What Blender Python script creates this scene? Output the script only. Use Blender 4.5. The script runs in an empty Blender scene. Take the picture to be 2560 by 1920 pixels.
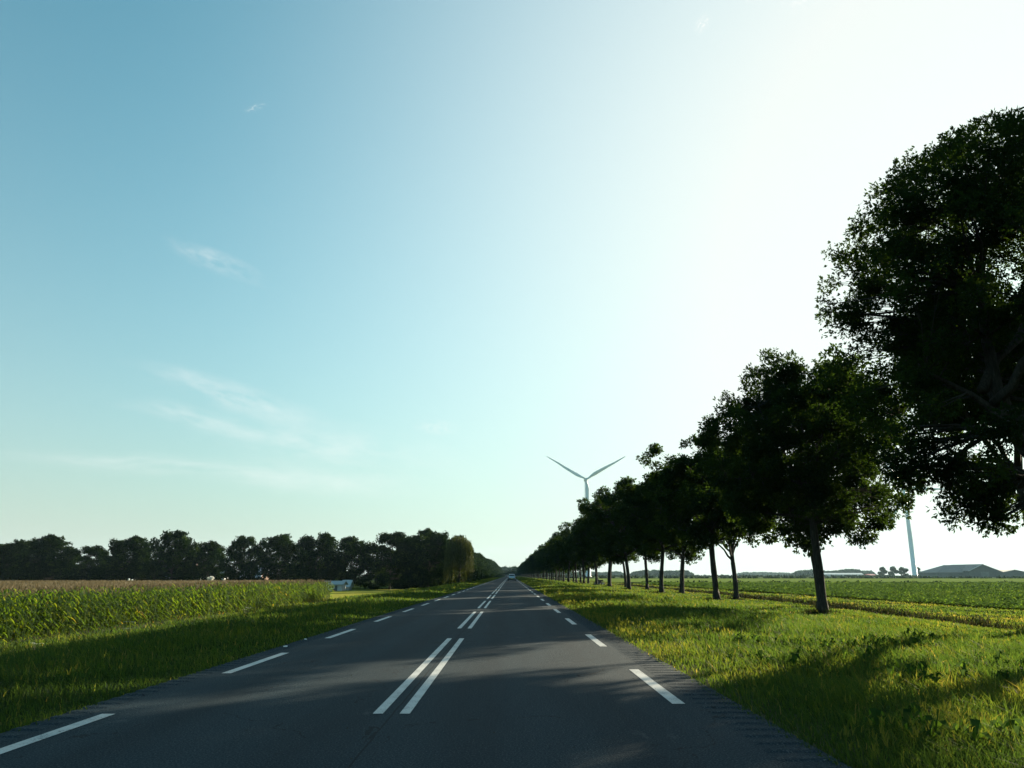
import bpy, math, random
import numpy as np
from mathutils import Vector, Matrix
R_ = math.radians
C = bpy.context.scene
COL = C.collection

# ------------------------------------------------------------------ camera
PITCH = 14.33
cam = bpy.data.cameras.new('camera'); cam.sensor_width = 36; cam.lens = 1870/2560*36
cam.clip_start = 0.1; cam.clip_end = 20000
co = bpy.data.objects.new('camera', cam); COL.objects.link(co)
co.location = (0, 0, 1.31); co.rotation_euler = (R_(90+PITCH), 0, R_(-0.15))
C.camera = co
C.render.resolution_x = 1024; C.render.resolution_y = 768

# ------------------------------------------------------------------ light
SUN_AZ = 43.0      # degrees to the right of straight ahead
SUN_EL = 15.5
C.view_settings.view_transform = 'Standard'; C.view_settings.look = 'None'
C.view_settings.exposure = 1.75; C.view_settings.gamma = 1
w = bpy.data.worlds.new('World'); C.world = w; w.use_nodes = True
nt = w.node_tree; N = nt.nodes; L = nt.links
for n in list(N): N.remove(n)

def nd(tree, typ, **kw):
    n = tree.nodes.new(typ)
    for k, v in kw.items():
        if k.startswith('i_'):
            key = k[2:]
            key = int(key) if key.isdigit() else key.replace('_', ' ')
            n.inputs[key].default_value = v
        else: setattr(n, k, v)
    return n
def math_(tree, op, a, b=None, c=None, clamp=False):
    n = tree.nodes.new('ShaderNodeMath'); n.operation = op; n.use_clamp = clamp
    for i, v in enumerate((a, b, c)):
        if v is None: continue
        if isinstance(v, (int, float)): n.inputs[i].default_value = v
        else: tree.links.new(v, n.inputs[i])
    return n.outputs[0]

sky = nd(nt, 'ShaderNodeTexSky', sky_type='NISHITA', sun_disc=False)
sky.sun_elevation = R_(SUN_EL); sky.sun_rotation = R_(SUN_AZ)
sky.air_density = 1.0; sky.dust_density = 1.8; sky.ozone_density = 1.0; sky.altitude = 0
tint = nd(nt, 'ShaderNodeMix', data_type='RGBA', blend_type='MULTIPLY'); tint.inputs[0].default_value = 1
tint.inputs[7].default_value = (0.33, 1.27, 1.23, 1)
L.new(sky.outputs[0], tint.inputs[6])
# pale horizon air and a white glow mixed into the sky near the sun
geo = nd(nt, 'ShaderNodeTexCoord'); nrm = nd(nt, 'ShaderNodeVectorMath', operation='NORMALIZE'); L.new(geo.outputs['Generated'], nrm.inputs[0])
sxyz = nd(nt, 'ShaderNodeSeparateXYZ'); L.new(nrm.outputs[0], sxyz.inputs[0])
hz_ = math_(nt, 'EXPONENT', math_(nt, 'MULTIPLY', math_(nt, 'MAXIMUM', sxyz.outputs[2], 0), -3.3))
hz_ = math_(nt, 'MULTIPLY', hz_, .88)
hm = nd(nt, 'ShaderNodeMix', data_type='RGBA'); L.new(hz_, hm.inputs[0]); L.new(tint.outputs[2], hm.inputs[6]); hm.inputs[7].default_value = (4.1, 3.82, 3.5, 1)
dt = nd(nt, 'ShaderNodeVectorMath', operation='DOT_PRODUCT'); L.new(nrm.outputs[0], dt.inputs[0])
dt.inputs[1].default_value = (math.sin(R_(SUN_AZ))*math.cos(R_(SUN_EL)), math.cos(R_(SUN_AZ))*math.cos(R_(SUN_EL)), math.sin(R_(SUN_EL)))
vl = nd(nt, 'ShaderNodeMapRange'); vl.inputs[1].default_value = .30; vl.inputs[2].default_value = .90; L.new(dt.outputs['Value'], vl.inputs[0])
vf = math_(nt, 'MULTIPLY', math_(nt, 'POWER', vl.outputs[0], 2.3), .9)
vm = nd(nt, 'ShaderNodeMix', data_type='RGBA'); L.new(vf, vm.inputs[0]); L.new(hm.outputs[2], vm.inputs[6]); vm.inputs[7].default_value = (5.9, 5.85, 5.62, 1)
# thin cirrus wisps, laid out on the sky by direction
tc = nd(nt, 'ShaderNodeTexCoord'); sp = nd(nt, 'ShaderNodeSeparateXYZ'); L.new(tc.outputs['Generated'], sp.inputs[0])
yy = math_(nt, 'MAXIMUM', sp.outputs[1], 0.05)
uu = math_(nt, 'DIVIDE', sp.outputs[0], yy); vv = math_(nt, 'DIVIDE', sp.outputs[2], yy)
cb = nd(nt, 'ShaderNodeCombineXYZ'); L.new(uu, cb.inputs[0]); L.new(vv, cb.inputs[1])
wob = nd(nt, 'ShaderNodeTexNoise', i_Scale=5.0, i_Detail=2.0); L.new(cb.outputs[0], wob.inputs['Vector'])
wsub = nd(nt, 'ShaderNodeVectorMath', operation='SUBTRACT'); L.new(wob.outputs['Color'], wsub.inputs[0]); wsub.inputs[1].default_value = (.5, .5, .5)
wsc = nd(nt, 'ShaderNodeVectorMath', operation='SCALE'); L.new(wsub.outputs[0], wsc.inputs[0]); wsc.inputs['Scale'].default_value = 0.035
wad = nd(nt, 'ShaderNodeVectorMath', operation='ADD'); L.new(cb.outputs[0], wad.inputs[0]); L.new(wsc.outputs[0], wad.inputs[1])
WISPS = [  # u, v, angle, half length, half width, strength, noise scale
 (-.425, .440, -27, .085, .016, .22, 5), (-.385, .238, -16, .150, .022, .26, 4), (-.430, .205, -13, .140, .016, .18, 4),
 (-.250, .170, -9, .20, .035, .22, 4), (-.480, .146, -4, .22, .016, .18, 4), (-.26, .128, -4, .22, .028, .16, 4),
 (-.385, .693, 20, .022, .006, .20, 9), (.400, .92, 35, .05, .035, .75, 16), (.305, .845, 60, .022, .012, .55, 16), (.47, .90, 35, .05, .03, .35, 16),
 (-.10, .19, -2, .03, .012, .20, 8)]
acc = None
for (u, v, a, hl, hw, st, ns) in WISPS:
    m = nd(nt, 'ShaderNodeMapping', vector_type='TEXTURE'); m.inputs['Location'].default_value = (u, v, 0)
    m.inputs['Rotation'].default_value = (0, 0, R_(a)); m.inputs['Scale'].default_value = (hl, hw, 1)
    L.new(wad.outputs[0], m.inputs[0])
    ln = nd(nt, 'ShaderNodeVectorMath', operation='LENGTH'); L.new(m.outputs[0], ln.inputs[0])
    f = math_(nt, 'SUBTRACT', 1.15, ln.outputs['Value'], clamp=True); f = math_(nt, 'POWER', f, 1.4)
    no = nd(nt, 'ShaderNodeTexNoise', i_Scale=ns/4, i_Detail=6.0, i_Roughness=.62)
    m2 = nd(nt, 'ShaderNodeMapping'); m2.inputs['Scale'].default_value = (1.5, .8, 1); m2.inputs['Location'].default_value = (u*40, v*30, 0)
    L.new(m.outputs[0], m2.inputs[0]); L.new(m2.outputs[0], no.inputs['Vector'])
    nn = nd(nt, 'ShaderNodeMapRange'); nn.inputs[1].default_value = .38 if ns < 9 else .48; nn.inputs[2].default_value = .72 if ns < 9 else .62
    L.new(no.outputs[0], nn.inputs[0])
    f = math_(nt, 'MULTIPLY', f, nn.outputs[0]); f = math_(nt, 'MULTIPLY', f, st*2.6, clamp=True)
    acc = f if acc is None else math_(nt, 'ADD', acc, f)
front = math_(nt, 'GREATER_THAN', sp.outputs[1], 0.06)
acc = math_(nt, 'MULTIPLY', acc, front, clamp=True)
cm = nd(nt, 'ShaderNodeMix', data_type='RGBA', blend_type='MIX')
L.new(acc, cm.inputs[0]); L.new(vm.outputs[2], cm.inputs[6]); cm.inputs[7].default_value = (5.9, 6.1, 5.9, 1)
bg = nd(nt, 'ShaderNodeBackground', i_Strength=0.05); L.new(cm.outputs[2], bg.inputs[0])
ow = nd(nt, 'ShaderNodeOutputWorld'); L.new(bg.outputs[0], ow.inputs[0])

sl = bpy.data.lights.new('sun', 'SUN'); sl.energy = 5.0; sl.angle = R_(0.53); sl.color = (1.0, .86, .62)
so = bpy.data.objects.new('sun', sl); COL.objects.link(so)
sd = Vector((math.sin(R_(SUN_AZ))*math.cos(R_(SUN_EL)), math.cos(R_(SUN_AZ))*math.cos(R_(SUN_EL)), math.sin(R_(SUN_EL))))
so.rotation_euler = sd.to_track_quat('Z', 'Y').to_euler(); so.location = (60, 60, 60)

# ------------------------------------------------------------------ helpers
def tag(o, label=None, cat=None, group=None, kind=None):
    if label: o['label'] = label
    if cat: o['category'] = cat
    if group: o['group'] = group
    if kind: o['kind'] = kind
    return o
def empty(name, loc, rz=0, **kw):
    o = bpy.data.objects.new(name, None); COL.objects.link(o); o.location = loc; o.rotation_euler = (0, 0, rz)
    o.empty_display_size = .2
    return tag(o, **kw)
def link(name, me, parent=None, loc=None):
    o = bpy.data.objects.new(name, me); COL.objects.link(o)
    if parent: o.parent = parent
    if loc: o.location = loc
    return o
def np_mesh(name, V, F, mat, tone=None, smooth=False):
    """V (n,3); F (m,k) or list of such arrays"""
    me = bpy.data.meshes.new(name)
    Fs = F if isinstance(F, list) else [F]
    Fs = [f for f in Fs if len(f)]
    me.vertices.add(len(V)); me.vertices.foreach_set('co', np.asarray(V, np.float32).ravel())
    loops = np.concatenate([f.ravel() for f in Fs]).astype(np.int32)
    tot = np.concatenate([np.full(len(f), f.shape[1]) for f in Fs]).astype(np.int32)
    me.loops.add(len(loops)); me.loops.foreach_set('vertex_index', loops)
    me.polygons.add(len(tot)); st = np.zeros(len(tot), np.int32); st[1:] = np.cumsum(tot)[:-1]
    me.polygons.foreach_set('loop_start', st); me.polygons.foreach_set('loop_total', tot)
    if smooth: me.polygons.foreach_set('use_smooth', np.ones(len(tot), bool))
    if tone is not None:
        a = me.attributes.new('tone', 'FLOAT', 'POINT'); a.data.foreach_set('value', np.asarray(tone, np.float32))
    me.materials.append(mat); me.update(calc_edges=True)
    return me
class MB:
    def __init__(s): s.V = []; s.F = []; s.n = 0
    def add(s, V, F):
        s.V.append(np.asarray(V, float)); s.F += [tuple(i+s.n for i in f) for f in F]; s.n += len(V)
    def box(s, x0, x1, y0, y1, z0, z1, M=None):
        V = np.array([(x, y, z) for z in (z0, z1) for x, y in ((x0, y0), (x1, y0), (x1, y1), (x0, y1))], float)
        if M is not None: V = np.array([M @ Vector(v) for v in V])
        s.add(V, [(3, 2, 1, 0), (4, 5, 6, 7), (0, 1, 5, 4), (1, 2, 6, 5), (2, 3, 7, 6), (3, 0, 4, 7)])
    def tube(s, pts, rads, n=8, cap=True):
        pts = [Vector(p) for p in pts]; V = []; F = []
        up = Vector((0.13, 0.2, 1)).normalized()
        for i, p in enumerate(pts):
            d = (pts[min(i+1, len(pts)-1)]-pts[max(i-1, 0)]).normalized()
            a = d.cross(up)
            if a.length < .2: a = d.cross(Vector((1, 0, 0)))
            a.normalize(); b = d.cross(a)
            for k in range(n):
                t = 2*math.pi*k/n
                V.append(p+(a*math.cos(t)+b*math.sin(t))*rads[i])
        for i in range(len(pts)-1):
            for k in range(n):
                F.append((i*n+k, i*n+(k+1) % n, (i+1)*n+(k+1) % n, (i+1)*n+k))
        if cap: F.append(tuple(range(n))[::-1]); F.append(tuple((len(pts)-1)*n+k for k in range(n)))
        s.add(V, F)
    def mesh(s, name, mat, smooth=False):
        me = bpy.data.meshes.new(name); me.from_pydata([tuple(v) for v in np.concatenate(s.V)], [], s.F)
        me.materials.append(mat)
        if smooth: me.polygons.foreach_set('use_smooth', [True]*len(me.polygons))
        me.update(); return me
    def build(s, name, mat, parent=None, smooth=False):
        return link(name, s.mesh(name, mat, smooth), parent)

_nr = np.random.RandomState(5)
_nw = [(_nr.uniform(.6, 1.6), _nr.uniform(0, 6.28), _nr.uniform(0, 6.28), _nr.choice([1, 2.1, 4.3])) for _ in range(18)]
def noise2(x, y, s=1.0):
    """smooth pseudo-noise about -1..1 with feature size ~ s metres"""
    o = 0; t = 0
    for (f, a, p, oc) in _nw:
        k = f*oc*2.2/s; wq = 1/oc**.7
        o = o+wq*np.sin(k*(np.cos(a)*x+np.sin(a)*y)+p+1.7*np.sin(k*.6*(np.sin(a)*x-np.cos(a)*y))); t += wq*.62
    return o/t*1.3
def sstep(a, b, x):
    t = np.clip((x-a)/(b-a), 0, 1); return t*t*(3-2*t)

DITCH = np.array([(16.0, 14), (16.9, 25), (18.4, 33), (20.0, 43), (20.8, 56), (21.8, 80), (22.4, 160), (24, 400)], float)
def ditch_x(y): return np.interp(y, DITCH[:, 1], DITCH[:, 0])
def ground_z(x, y):
    x = np.asarray(x, float); y = np.asarray(y, float)
    zl = -.03-1.27*(1-sstep(-16, -7.0, x))
    zr = -.03-.28*sstep(5.0, 13.0, x)-.27*sstep(14.3, 18.0, x)
    z = np.where(x < -1, zl, zr)
    side = sstep(2.6, 4.5, x)+(1-sstep(-6, -4.6, x))
    near = np.clip(1-np.abs(y)/600, .15, 1)
    z = z+side*near*(.075*noise2(x, y, 9)+.03*noise2(x+50, y, 2.5))
    z = z-.34*np.exp(-((x-ditch_x(y))/.55)**2)*(np.abs(y-100) < 320)
    z = np.where((x > -4.25) & (x < 2.3), -.06, z)
    return z

# ------------------------------------------------------------------ materials
def newmat(name):
    m = bpy.data.materials.new(name); m.use_nodes = True
    for n in list(m.node_tree.nodes): m.node_tree.nodes.remove(n)
    return m, m.node_tree
def ramp(tree, fac, stops):
    r = tree.nodes.new('ShaderNodeValToRGB'); e = r.color_ramp.elements
    while len(e) < len(stops): e.new(.5)
    for el, (p, c) in zip(e, stops): el.position = p; el.color = (*c, 1)
    tree.links.new(fac, r.inputs[0]); return r.outputs[0]
def plain(name, col, rough=.6, metal=0, nscale=0, namt=.15, spec=.4, bump=0):
    m, t = newmat(name)
    b = nd(t, 'ShaderNodeBsdfPrincipled', i_Roughness=rough, i_Metallic=metal); b.inputs['Specular IOR Level'].default_value = spec
    if nscale:
        tc = nd(t, 'ShaderNodeTexCoord'); no = nd(t, 'ShaderNodeTexNoise', i_Scale=nscale, i_Detail=5.0); t.links.new(tc.outputs['Object'], no.inputs['Vector'])
        c = ramp(t, no.outputs[0], [(.3, tuple(v*(1-namt) for v in col)), (.7, tuple(min(1, v*(1+namt)) for v in col))])
        t.links.new(c, b.inputs['Base Color'])
        if bump:
            bp = nd(t, 'ShaderNodeBump', i_Strength=bump); t.links.new(no.outputs[0], bp.inputs['Height']); t.links.new(bp.outputs[0], b.inputs['Normal'])
    else: b.inputs['Base Color'].default_value = (*col, 1)
    o = nd(t, 'ShaderNodeOutputMaterial'); t.links.new(b.outputs[0], o.inputs[0]); return m
def leafmat(name, stops, trans=.5, tboost=(1.5, 1.6, .7), gloss=.25, rough=.5):
    m, t = newmat(name)
    at = nd(t, 'ShaderNodeAttribute', attribute_name='tone')
    c = ramp(t, at.outputs['Fac'], stops)
    b = nd(t, 'ShaderNodeBsdfPrincipled', i_Roughness=rough); b.inputs['Specular IOR Level'].default_value = gloss
    t.links.new(c, b.inputs['Base Color'])
    mm = nd(t, 'ShaderNodeMix', data_type='RGBA', blend_type='MULTIPLY'); mm.inputs[0].default_value = 1; mm.inputs[7].default_value = (*tboost, 1)
    t.links.new(c, mm.inputs[6])
    tr = nd(t, 'ShaderNodeBsdfTranslucent'); t.links.new(mm.outputs[2], tr.inputs[0])
    mx = nd(t, 'ShaderNodeMixShader'); mx.inputs[0].default_value = trans
    t.links.new(b.outputs[0], mx.inputs[1]); t.links.new(tr.outputs[0], mx.inputs[2])
    o = nd(t, 'ShaderNodeOutputMaterial'); t.links.new(mx.outputs[0], o.inputs[0]); return m

M_grass = leafmat('grass', [(0, (.013, .030, .014)), (.4, (.021, .048, .019)), (.7, (.042, .068, .020)), (.88, (.062, .076, .028)), (1, (.11, .105, .06))], .55, (3.15, 2.5, .72), .08, .7)
M_dry = leafmat('dry_weeds', [(0, (.012, .02, .010)), (.5, (.03, .032, .016)), (1, (.07, .055, .04))], .3, (1.3, 1.3, .8), .0, 1)
M_crown = leafmat('tree_leaves', [(0, (.008, .016, .008)), (.6, (.014, .026, .010)), (1, (.024, .038, .012))], .42, (2.4, 2.5, .6), .02, .9)
M_crown2 = leafmat('treeline_leaves', [(0, (.004, .009, .006)), (.6, (.008, .016, .008)), (1, (.032, .048, .014))], .3, (1.7, 2.1, .7), 0.0, 1.0)
M_willow = leafmat('willow_leaves', [(0, (.018, .028, .011)), (.6, (.036, .048, .015)), (1, (.065, .075, .022))], .35, (1.6, 1.5, .6), .05)
M_corn = leafmat('corn_leaves', [(0, (.018, .038, .010)), (.55, (.032, .066, .014)), (.85, (.065, .085, .02)), (1, (.17, .13, .06))], .55, (4.4, 3.6, .7), .18, .5)
M_tassel = leafmat('corn_tassels', [(0, (.075, .066, .038)), (1, (.15, .125, .072))], .35, (1.2, 1.1, 1), .1)
M_beet = leafmat('beet_leaves', [(0, (.030, .060, .016)), (.6, (.060, .105, .024)), (1, (.10, .14, .034))], .5, (2.6, 2.5, .8), 0.0, 1.0)

def bark():
    m, t = newmat('bark'); tc = nd(t, 'ShaderNodeTexCoord')
    mp = nd(t, 'ShaderNodeMapping'); mp.inputs['Scale'].default_value = (9, 9, 1.6); t.links.new(tc.outputs['Object'], mp.inputs[0])
    v = nd(t, 'ShaderNodeTexNoise', i_Scale=2.0, i_Detail=8.0, i_Roughness=.65); t.links.new(mp.outputs[0], v.inputs['Vector'])
    c = ramp(t, v.outputs[0], [(.3, (.014, .013, .011)), (.55, (.036, .033, .027)), (.75, (.065, .062, .050))])
    b = nd(t, 'ShaderNodeBsdfPrincipled', i_Roughness=.9); b.inputs['Specular IOR Level'].default_value = .1
    t.links.new(c, b.inputs['Base Color'])
    bp = nd(t, 'ShaderNodeBump', i_Strength=.8, i_Distance=.03); t.links.new(v.outputs[0], bp.inputs['Height']); t.links.new(bp.outputs[0], b.inputs['Normal'])
    o = nd(t, 'ShaderNodeOutputMaterial'); t.links.new(b.outputs[0], o.inputs[0]); return m
M_bark = bark()

def groundmat():
    m, t = newmat('ground_soil_and_grass'); tc = nd(t, 'ShaderNodeTexCoord')
    n1 = nd(t, 'ShaderNodeTexNoise', i_Scale=.35, i_Detail=8.0, i_Roughness=.6); t.links.new(tc.outputs['Object'], n1.inputs['Vector'])
    n2 = nd(t, 'ShaderNodeTexNoise', i_Scale=9.0, i_Detail=6.0, i_Roughness=.7); t.links.new(tc.outputs['Object'], n2.inputs['Vector'])
    s = math_(t, 'ADD', math_(t, 'MULTIPLY', n1.outputs[0], .5), math_(t, 'MULTIPLY', n2.outputs[0], .5))
    c = ramp(t, s, [(.35, (.014, .024, .008)), (.5, (.026, .044, .012)), (.65, (.055, .066, .020))])
    at = nd(t, 'ShaderNodeAttribute', attribute_name='tone')
    mx = nd(t, 'ShaderNodeMix', data_type='RGBA'); t.links.new(at.outputs['Fac'], mx.inputs[0]); t.links.new(c, mx.inputs[6])
    soil = ramp(t, n2.outputs[0], [(.3, (.12, .095, .07)), (.7, (.22, .18, .14))]); t.links.new(soil, mx.inputs[7])
    b = nd(t, 'ShaderNodeBsdfPrincipled', i_Roughness=1.0); b.inputs['Specular IOR Level'].default_value = 0
    t.links.new(mx.outputs[2], b.inputs['Base Color'])
    bp = nd(t, 'ShaderNodeBump', i_Strength=.8, i_Distance=.08); t.links.new(n2.outputs[0], bp.inputs['Height']); t.links.new(bp.outputs[0], b.inputs['Normal'])
    o = nd(t, 'ShaderNodeOutputMaterial'); t.links.new(b.outputs[0], o.inputs[0]); return m
def fieldmat(name, c0, c1, sx, sy, bumpd=.05):
    m, t = newmat(name); tc = nd(t, 'ShaderNodeTexCoord')
    mp = nd(t, 'ShaderNodeMapping'); mp.inputs['Scale'].default_value = (sx, sy, 1); t.links.new(tc.outputs['Object'], mp.inputs[0])
    n1 = nd(t, 'ShaderNodeTexNoise', i_Scale=1.0, i_Detail=8.0, i_Roughness=.65); t.links.new(mp.outputs[0], n1.inputs['Vector'])
    c = ramp(t, n1.outputs[0], [(.35, c0), (.65, c1)])
    b = nd(t, 'ShaderNodeBsdfPrincipled', i_Roughness=1.0); b.inputs['Specular IOR Level'].default_value = 0
    b.inputs['Sheen Weight'].default_value = .0
    t.links.new(c, b.inputs['Base Color'])
    bp = nd(t, 'ShaderNodeBump', i_Strength=.6, i_Distance=bumpd); t.links.new(n1.outputs[0], bp.inputs['Height']); t.links.new(bp.outputs[0], b.inputs['Normal'])
    o = nd(t, 'ShaderNodeOutputMaterial'); t.links.new(b.outputs[0], o.inputs[0]); return m

def asphalt():
    m, t = newmat('asphalt'); tc = nd(t, 'ShaderNodeTexCoord')
    fine = nd(t, 'ShaderNodeTexNoise', i_Scale=62.0, i_Detail=3.0, i_Roughness=.75); t.links.new(tc.outputs['Object'], fine.inputs['Vector'])
    vor = nd(t, 'ShaderNodeTexVoronoi', i_Scale=75.0); t.links.new(tc.outputs['Object'], vor.inputs['Vector'])
    mp = nd(t, 'ShaderNodeMapping'); mp.inputs['Scale'].default_value = (1.1, .09, 1); t.links.new(tc.outputs['Object'], mp.inputs[0])
    big = nd(t, 'ShaderNodeTexNoise', i_Scale=1.6, i_Detail=6.0, i_Roughness=.6); t.links.new(mp.outputs[0], big.inputs['Vector'])
    c1 = ramp(t, fine.outputs[0], [(.33, (.003, .010, .015)), (.48, (.009, .023, .033)), (.60, (.027, .043, .053)), (.70, (.12, .13, .13))])
    c2 = ramp(t, big.outputs[0], [(.3, (.72, .74, .76)), (.55, (1, 1, 1)), (.75, (1.0, 1.0, 1.0))])
    mx = nd(t, 'ShaderNodeMix', data_type='RGBA', blend_type='MULTIPLY'); mx.inputs[0].default_value = 1
    t.links.new(c1, mx.inputs[6]); t.links.new(c2, mx.inputs[7])
    # tar-dark worn wheel tracks run along the lanes
    sx = nd(t, 'ShaderNodeSeparateXYZ'); t.links.new(tc.outputs['Object'], sx.inputs[0])
    tr = None
    for xc in (-3.15, -1.75, -.35, 1.10):
        d = math_(t, 'DIVIDE', math_(t, 'SUBTRACT', sx.outputs[0], xc), .30); g = math_(t, 'EXPONENT', math_(t, 'MULTIPLY', math_(t, 'MULTIPLY', d, d), -1))
        tr = g if tr is None else math_(t, 'ADD', tr, g)
    dk = nd(t, 'ShaderNodeMix', data_type='RGBA', blend_type='MULTIPLY'); t.links.new(math_(t, 'MULTIPLY', tr, .55), dk.inputs[0])
    t.links.new(mx.outputs[2], dk.inputs[6]); dk.inputs[7].default_value = (.62, .64, .66, 1)
    # scattered pale scuffs
    mp2 = nd(t, 'ShaderNodeMapping'); mp2.inputs['Scale'].default_value = (.9, .35, 1); t.links.new(tc.outputs['Object'], mp2.inputs[0])
    sc = nd(t, 'ShaderNodeTexNoise', i_Scale=1.3, i_Detail=9.0, i_Roughness=.7); t.links.new(mp2.outputs[0], sc.inputs['Vector'])
    sm = nd(t, 'ShaderNodeMapRange'); sm.inputs[1].default_value = .62; sm.inputs[2].default_value = .75; sm.inputs[4].default_value = .55; t.links.new(sc.outputs[0], sm.inputs[0])
    m3 = nd(t, 'ShaderNodeMix', data_type='RGBA'); t.links.new(sm.outputs[0], m3.inputs[0]); t.links.new(dk.outputs[2], m3.inputs[6]); m3.inputs[7].default_value = (.11, .115, .115, 1)
    ck = nd(t, 'ShaderNodeTexVoronoi', feature='DISTANCE_TO_EDGE', i_Scale=.42); mp3 = nd(t, 'ShaderNodeMapping'); mp3.inputs['Scale'].default_value = (1.5, .5, 1)
    wn = nd(t, 'ShaderNodeTexNoise', i_Scale=2.2, i_Detail=6.0); t.links.new(tc.outputs['Object'], wn.inputs['Vector'])
    va = nd(t, 'ShaderNodeVectorMath', operation='MULTIPLY_ADD'); t.links.new(wn.outputs['Color'], va.inputs[0]); va.inputs[1].default_value = (1.1, 1.1, 0); t.links.new(tc.outputs['Object'], va.inputs[2])
    t.links.new(va.outputs[0], mp3.inputs[0]); t.links.new(mp3.outputs[0], ck.inputs['Vector'])
    cmk = math_(t, 'LESS_THAN', ck.outputs['Distance'], .0045); msk = math_(t, 'GREATER_THAN', big.outputs[0], .50); cmk = math_(t, 'MULTIPLY', cmk, msk)
    seam = math_(t, 'LESS_THAN', math_(t, 'ABSOLUTE', math_(t, 'ADD', math_(t, 'SUBTRACT', sx.outputs[0], -1.14), math_(t, 'MULTIPLY', math_(t, 'SUBTRACT', wn.outputs[0], .5), .05))), .009)
    cmk = math_(t, 'MULTIPLY', math_(t, 'MAXIMUM', cmk, seam), .75)
    m4 = nd(t, 'ShaderNodeMix', data_type='RGBA'); t.links.new(cmk, m4.inputs[0]); t.links.new(m3.outputs[2], m4.inputs[6]); m4.inputs[7].default_value = (.004, .006, .008, 1); m3 = m4
    b = nd(t, 'ShaderNodeBsdfPrincipled', i_Roughness=.85); b.inputs['Specular IOR Level'].default_value = .09
    t.links.new(m3.outputs[2], b.inputs['Base Color'])
    hh = math_(t, 'ADD', math_(t, 'MULTIPLY', fine.outputs[0], .6), math_(t, 'MULTIPLY', vor.outputs[0], .6))
    bp = nd(t, 'ShaderNodeBump', i_Strength=.7, i_Distance=.010); t.links.new(hh, bp.inputs['Height']); t.links.new(bp.outputs[0], b.inputs['Normal'])
    o = nd(t, 'ShaderNodeOutputMaterial'); t.links.new(b.outputs[0], o.inputs[0]); return m
def paintmat():
    m, t = newmat('road_paint'); tc = nd(t, 'ShaderNodeTexCoord')
    n = nd(t, 'ShaderNodeTexNoise', i_Scale=60.0, i_Detail=6.0, i_Roughness=.75); t.links.new(tc.outputs['Object'], n.inputs['Vector'])
    n2 = nd(t, 'ShaderNodeTexNoise', i_Scale=3.0, i_Detail=5.0); t.links.new(tc.outputs['Object'], n2.inputs['Vector'])
    s = math_(t, 'ADD', math_(t, 'MULTIPLY', n.outputs[0], .65), math_(t, 'MULTIPLY', n2.outputs[0], .35))
    c = ramp(t, s, [(.39, (.06, .07, .075)), (.455, (.33, .34, .335)), (.65, (.48, .49, .48))])
    b = nd(t, 'ShaderNodeBsdfPrincipled', i_Roughness=.6); t.links.new(c, b.inputs['Base Color'])
    o = nd(t, 'ShaderNodeOutputMaterial'); t.links.new(b.outputs[0], o.inputs[0]); return m
M_ground = groundmat(); M_asph = asphalt(); M_paint = paintmat()
M_white = plain('turbine_white', (.72, .76, .77), .45)
M_grey = plain('light_grey_metal', (.40, .42, .43), .5)
M_dark = plain('dark_cladding', (.085, .095, .10), .8, nscale=.6)
M_roof = plain('dark_roof_sheet', (.12, .135, .14), .7, nscale=.5)
M_trim = plain('pale_trim', (.55, .57, .57), .6)
M_green = plain('greenhouse_roof', (.55, .60, .62), .4)
M_blueroof = plain('slate_blue_roof', (.09, .13, .16), .6, nscale=1.5)
M_brick = plain('brick_wall', (.20, .13, .10), .85, nscale=6)
M_pwhite = plain('white_painted', (.80, .80, .78), .5, nscale=4, namt=.05)
M_black = plain('black_rubber', (.015, .015, .016), .7)
M_carp = plain('car_paint_pale_blue', (.42, .52, .58), .28, metal=.3)
M_glass = plain('dark_glass', (.02, .03, .035), .08, spec=.8)
M_red = plain('red_plastic', (.35, .02, .015), .3)
M_plate = plain('yellow_plate', (.65, .48, .06), .5)
M_wood = plain('weathered_wood', (.16, .13, .10), .9, nscale=8)

# ------------------------------------------------------------------ ground, road, fields
def spaced(segs):
    o = []
    for a, b, s in segs: o += list(np.arange(a, b, s))
    o.append(segs[-1][1]); return np.array(o)
gx = spaced([(-4500, -500, 500), (-500, -100, 50), (-100, -20, 8), (-20, -4.25, .75), (-4.25, 2.3, 3.275), (2.3, 26, .4), (26, 60, 4), (60, 200, 20), (200, 500, 50), (500, 4500, 500)])
gy = spaced([(-4500, -200, 430), (-200, -20, 20), (-20, 0, 2), (0, 90, .7), (90, 300, 5), (300, 1000, 50), (1000, 4500, 350)])
X, Y = np.meshgrid(gx, gy); Z = ground_z(X, Y)
V = np.stack([X.ravel(), Y.ravel(), Z.ravel()], 1)
ny, nx = X.shape; ii = (np.arange(ny-1)[:, None]*nx+np.arange(nx-1)).ravel()
F = np.stack([ii, ii+1, ii+nx+1, ii+nx], 1)
soil = .9*np.exp(-((X-ditch_x(Y)+.45)/.42)**2)*(np.clip(noise2(X, Y, 5)+.5, 0, 1))*((Y > 5) & (Y < 150))
soil = np.maximum(soil, .5*np.exp(-((X-2.4)/.35)**2)*(Y > -20))
g = link('ground', np_mesh('ground', V, F, M_ground, tone=soil.ravel(), smooth=True)); tag(g, kind='structure')

def sheet(name, x0, x1, y0, y1, z, mat, kind='structure', nx=1, ny=1):
    xs = np.linspace(x0, x1, nx+1); ys = np.linspace(y0, y1, ny+1); A, B = np.meshgrid(xs, ys)
    V = np.stack([A.ravel(), B.ravel(), np.full(A.size, z)], 1); ii = (np.arange(ny)[:, None]*(nx+1)+np.arange(nx)).ravel()
    return tag(link(name, np_mesh(name, V, np.stack([ii, ii+1, ii+nx+2, ii+nx+1], 1), mat)), kind=kind)
sheet('road', -4.35, 2.4, -60, 1080, 0.0, M_asph, nx=8, ny=300)
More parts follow.
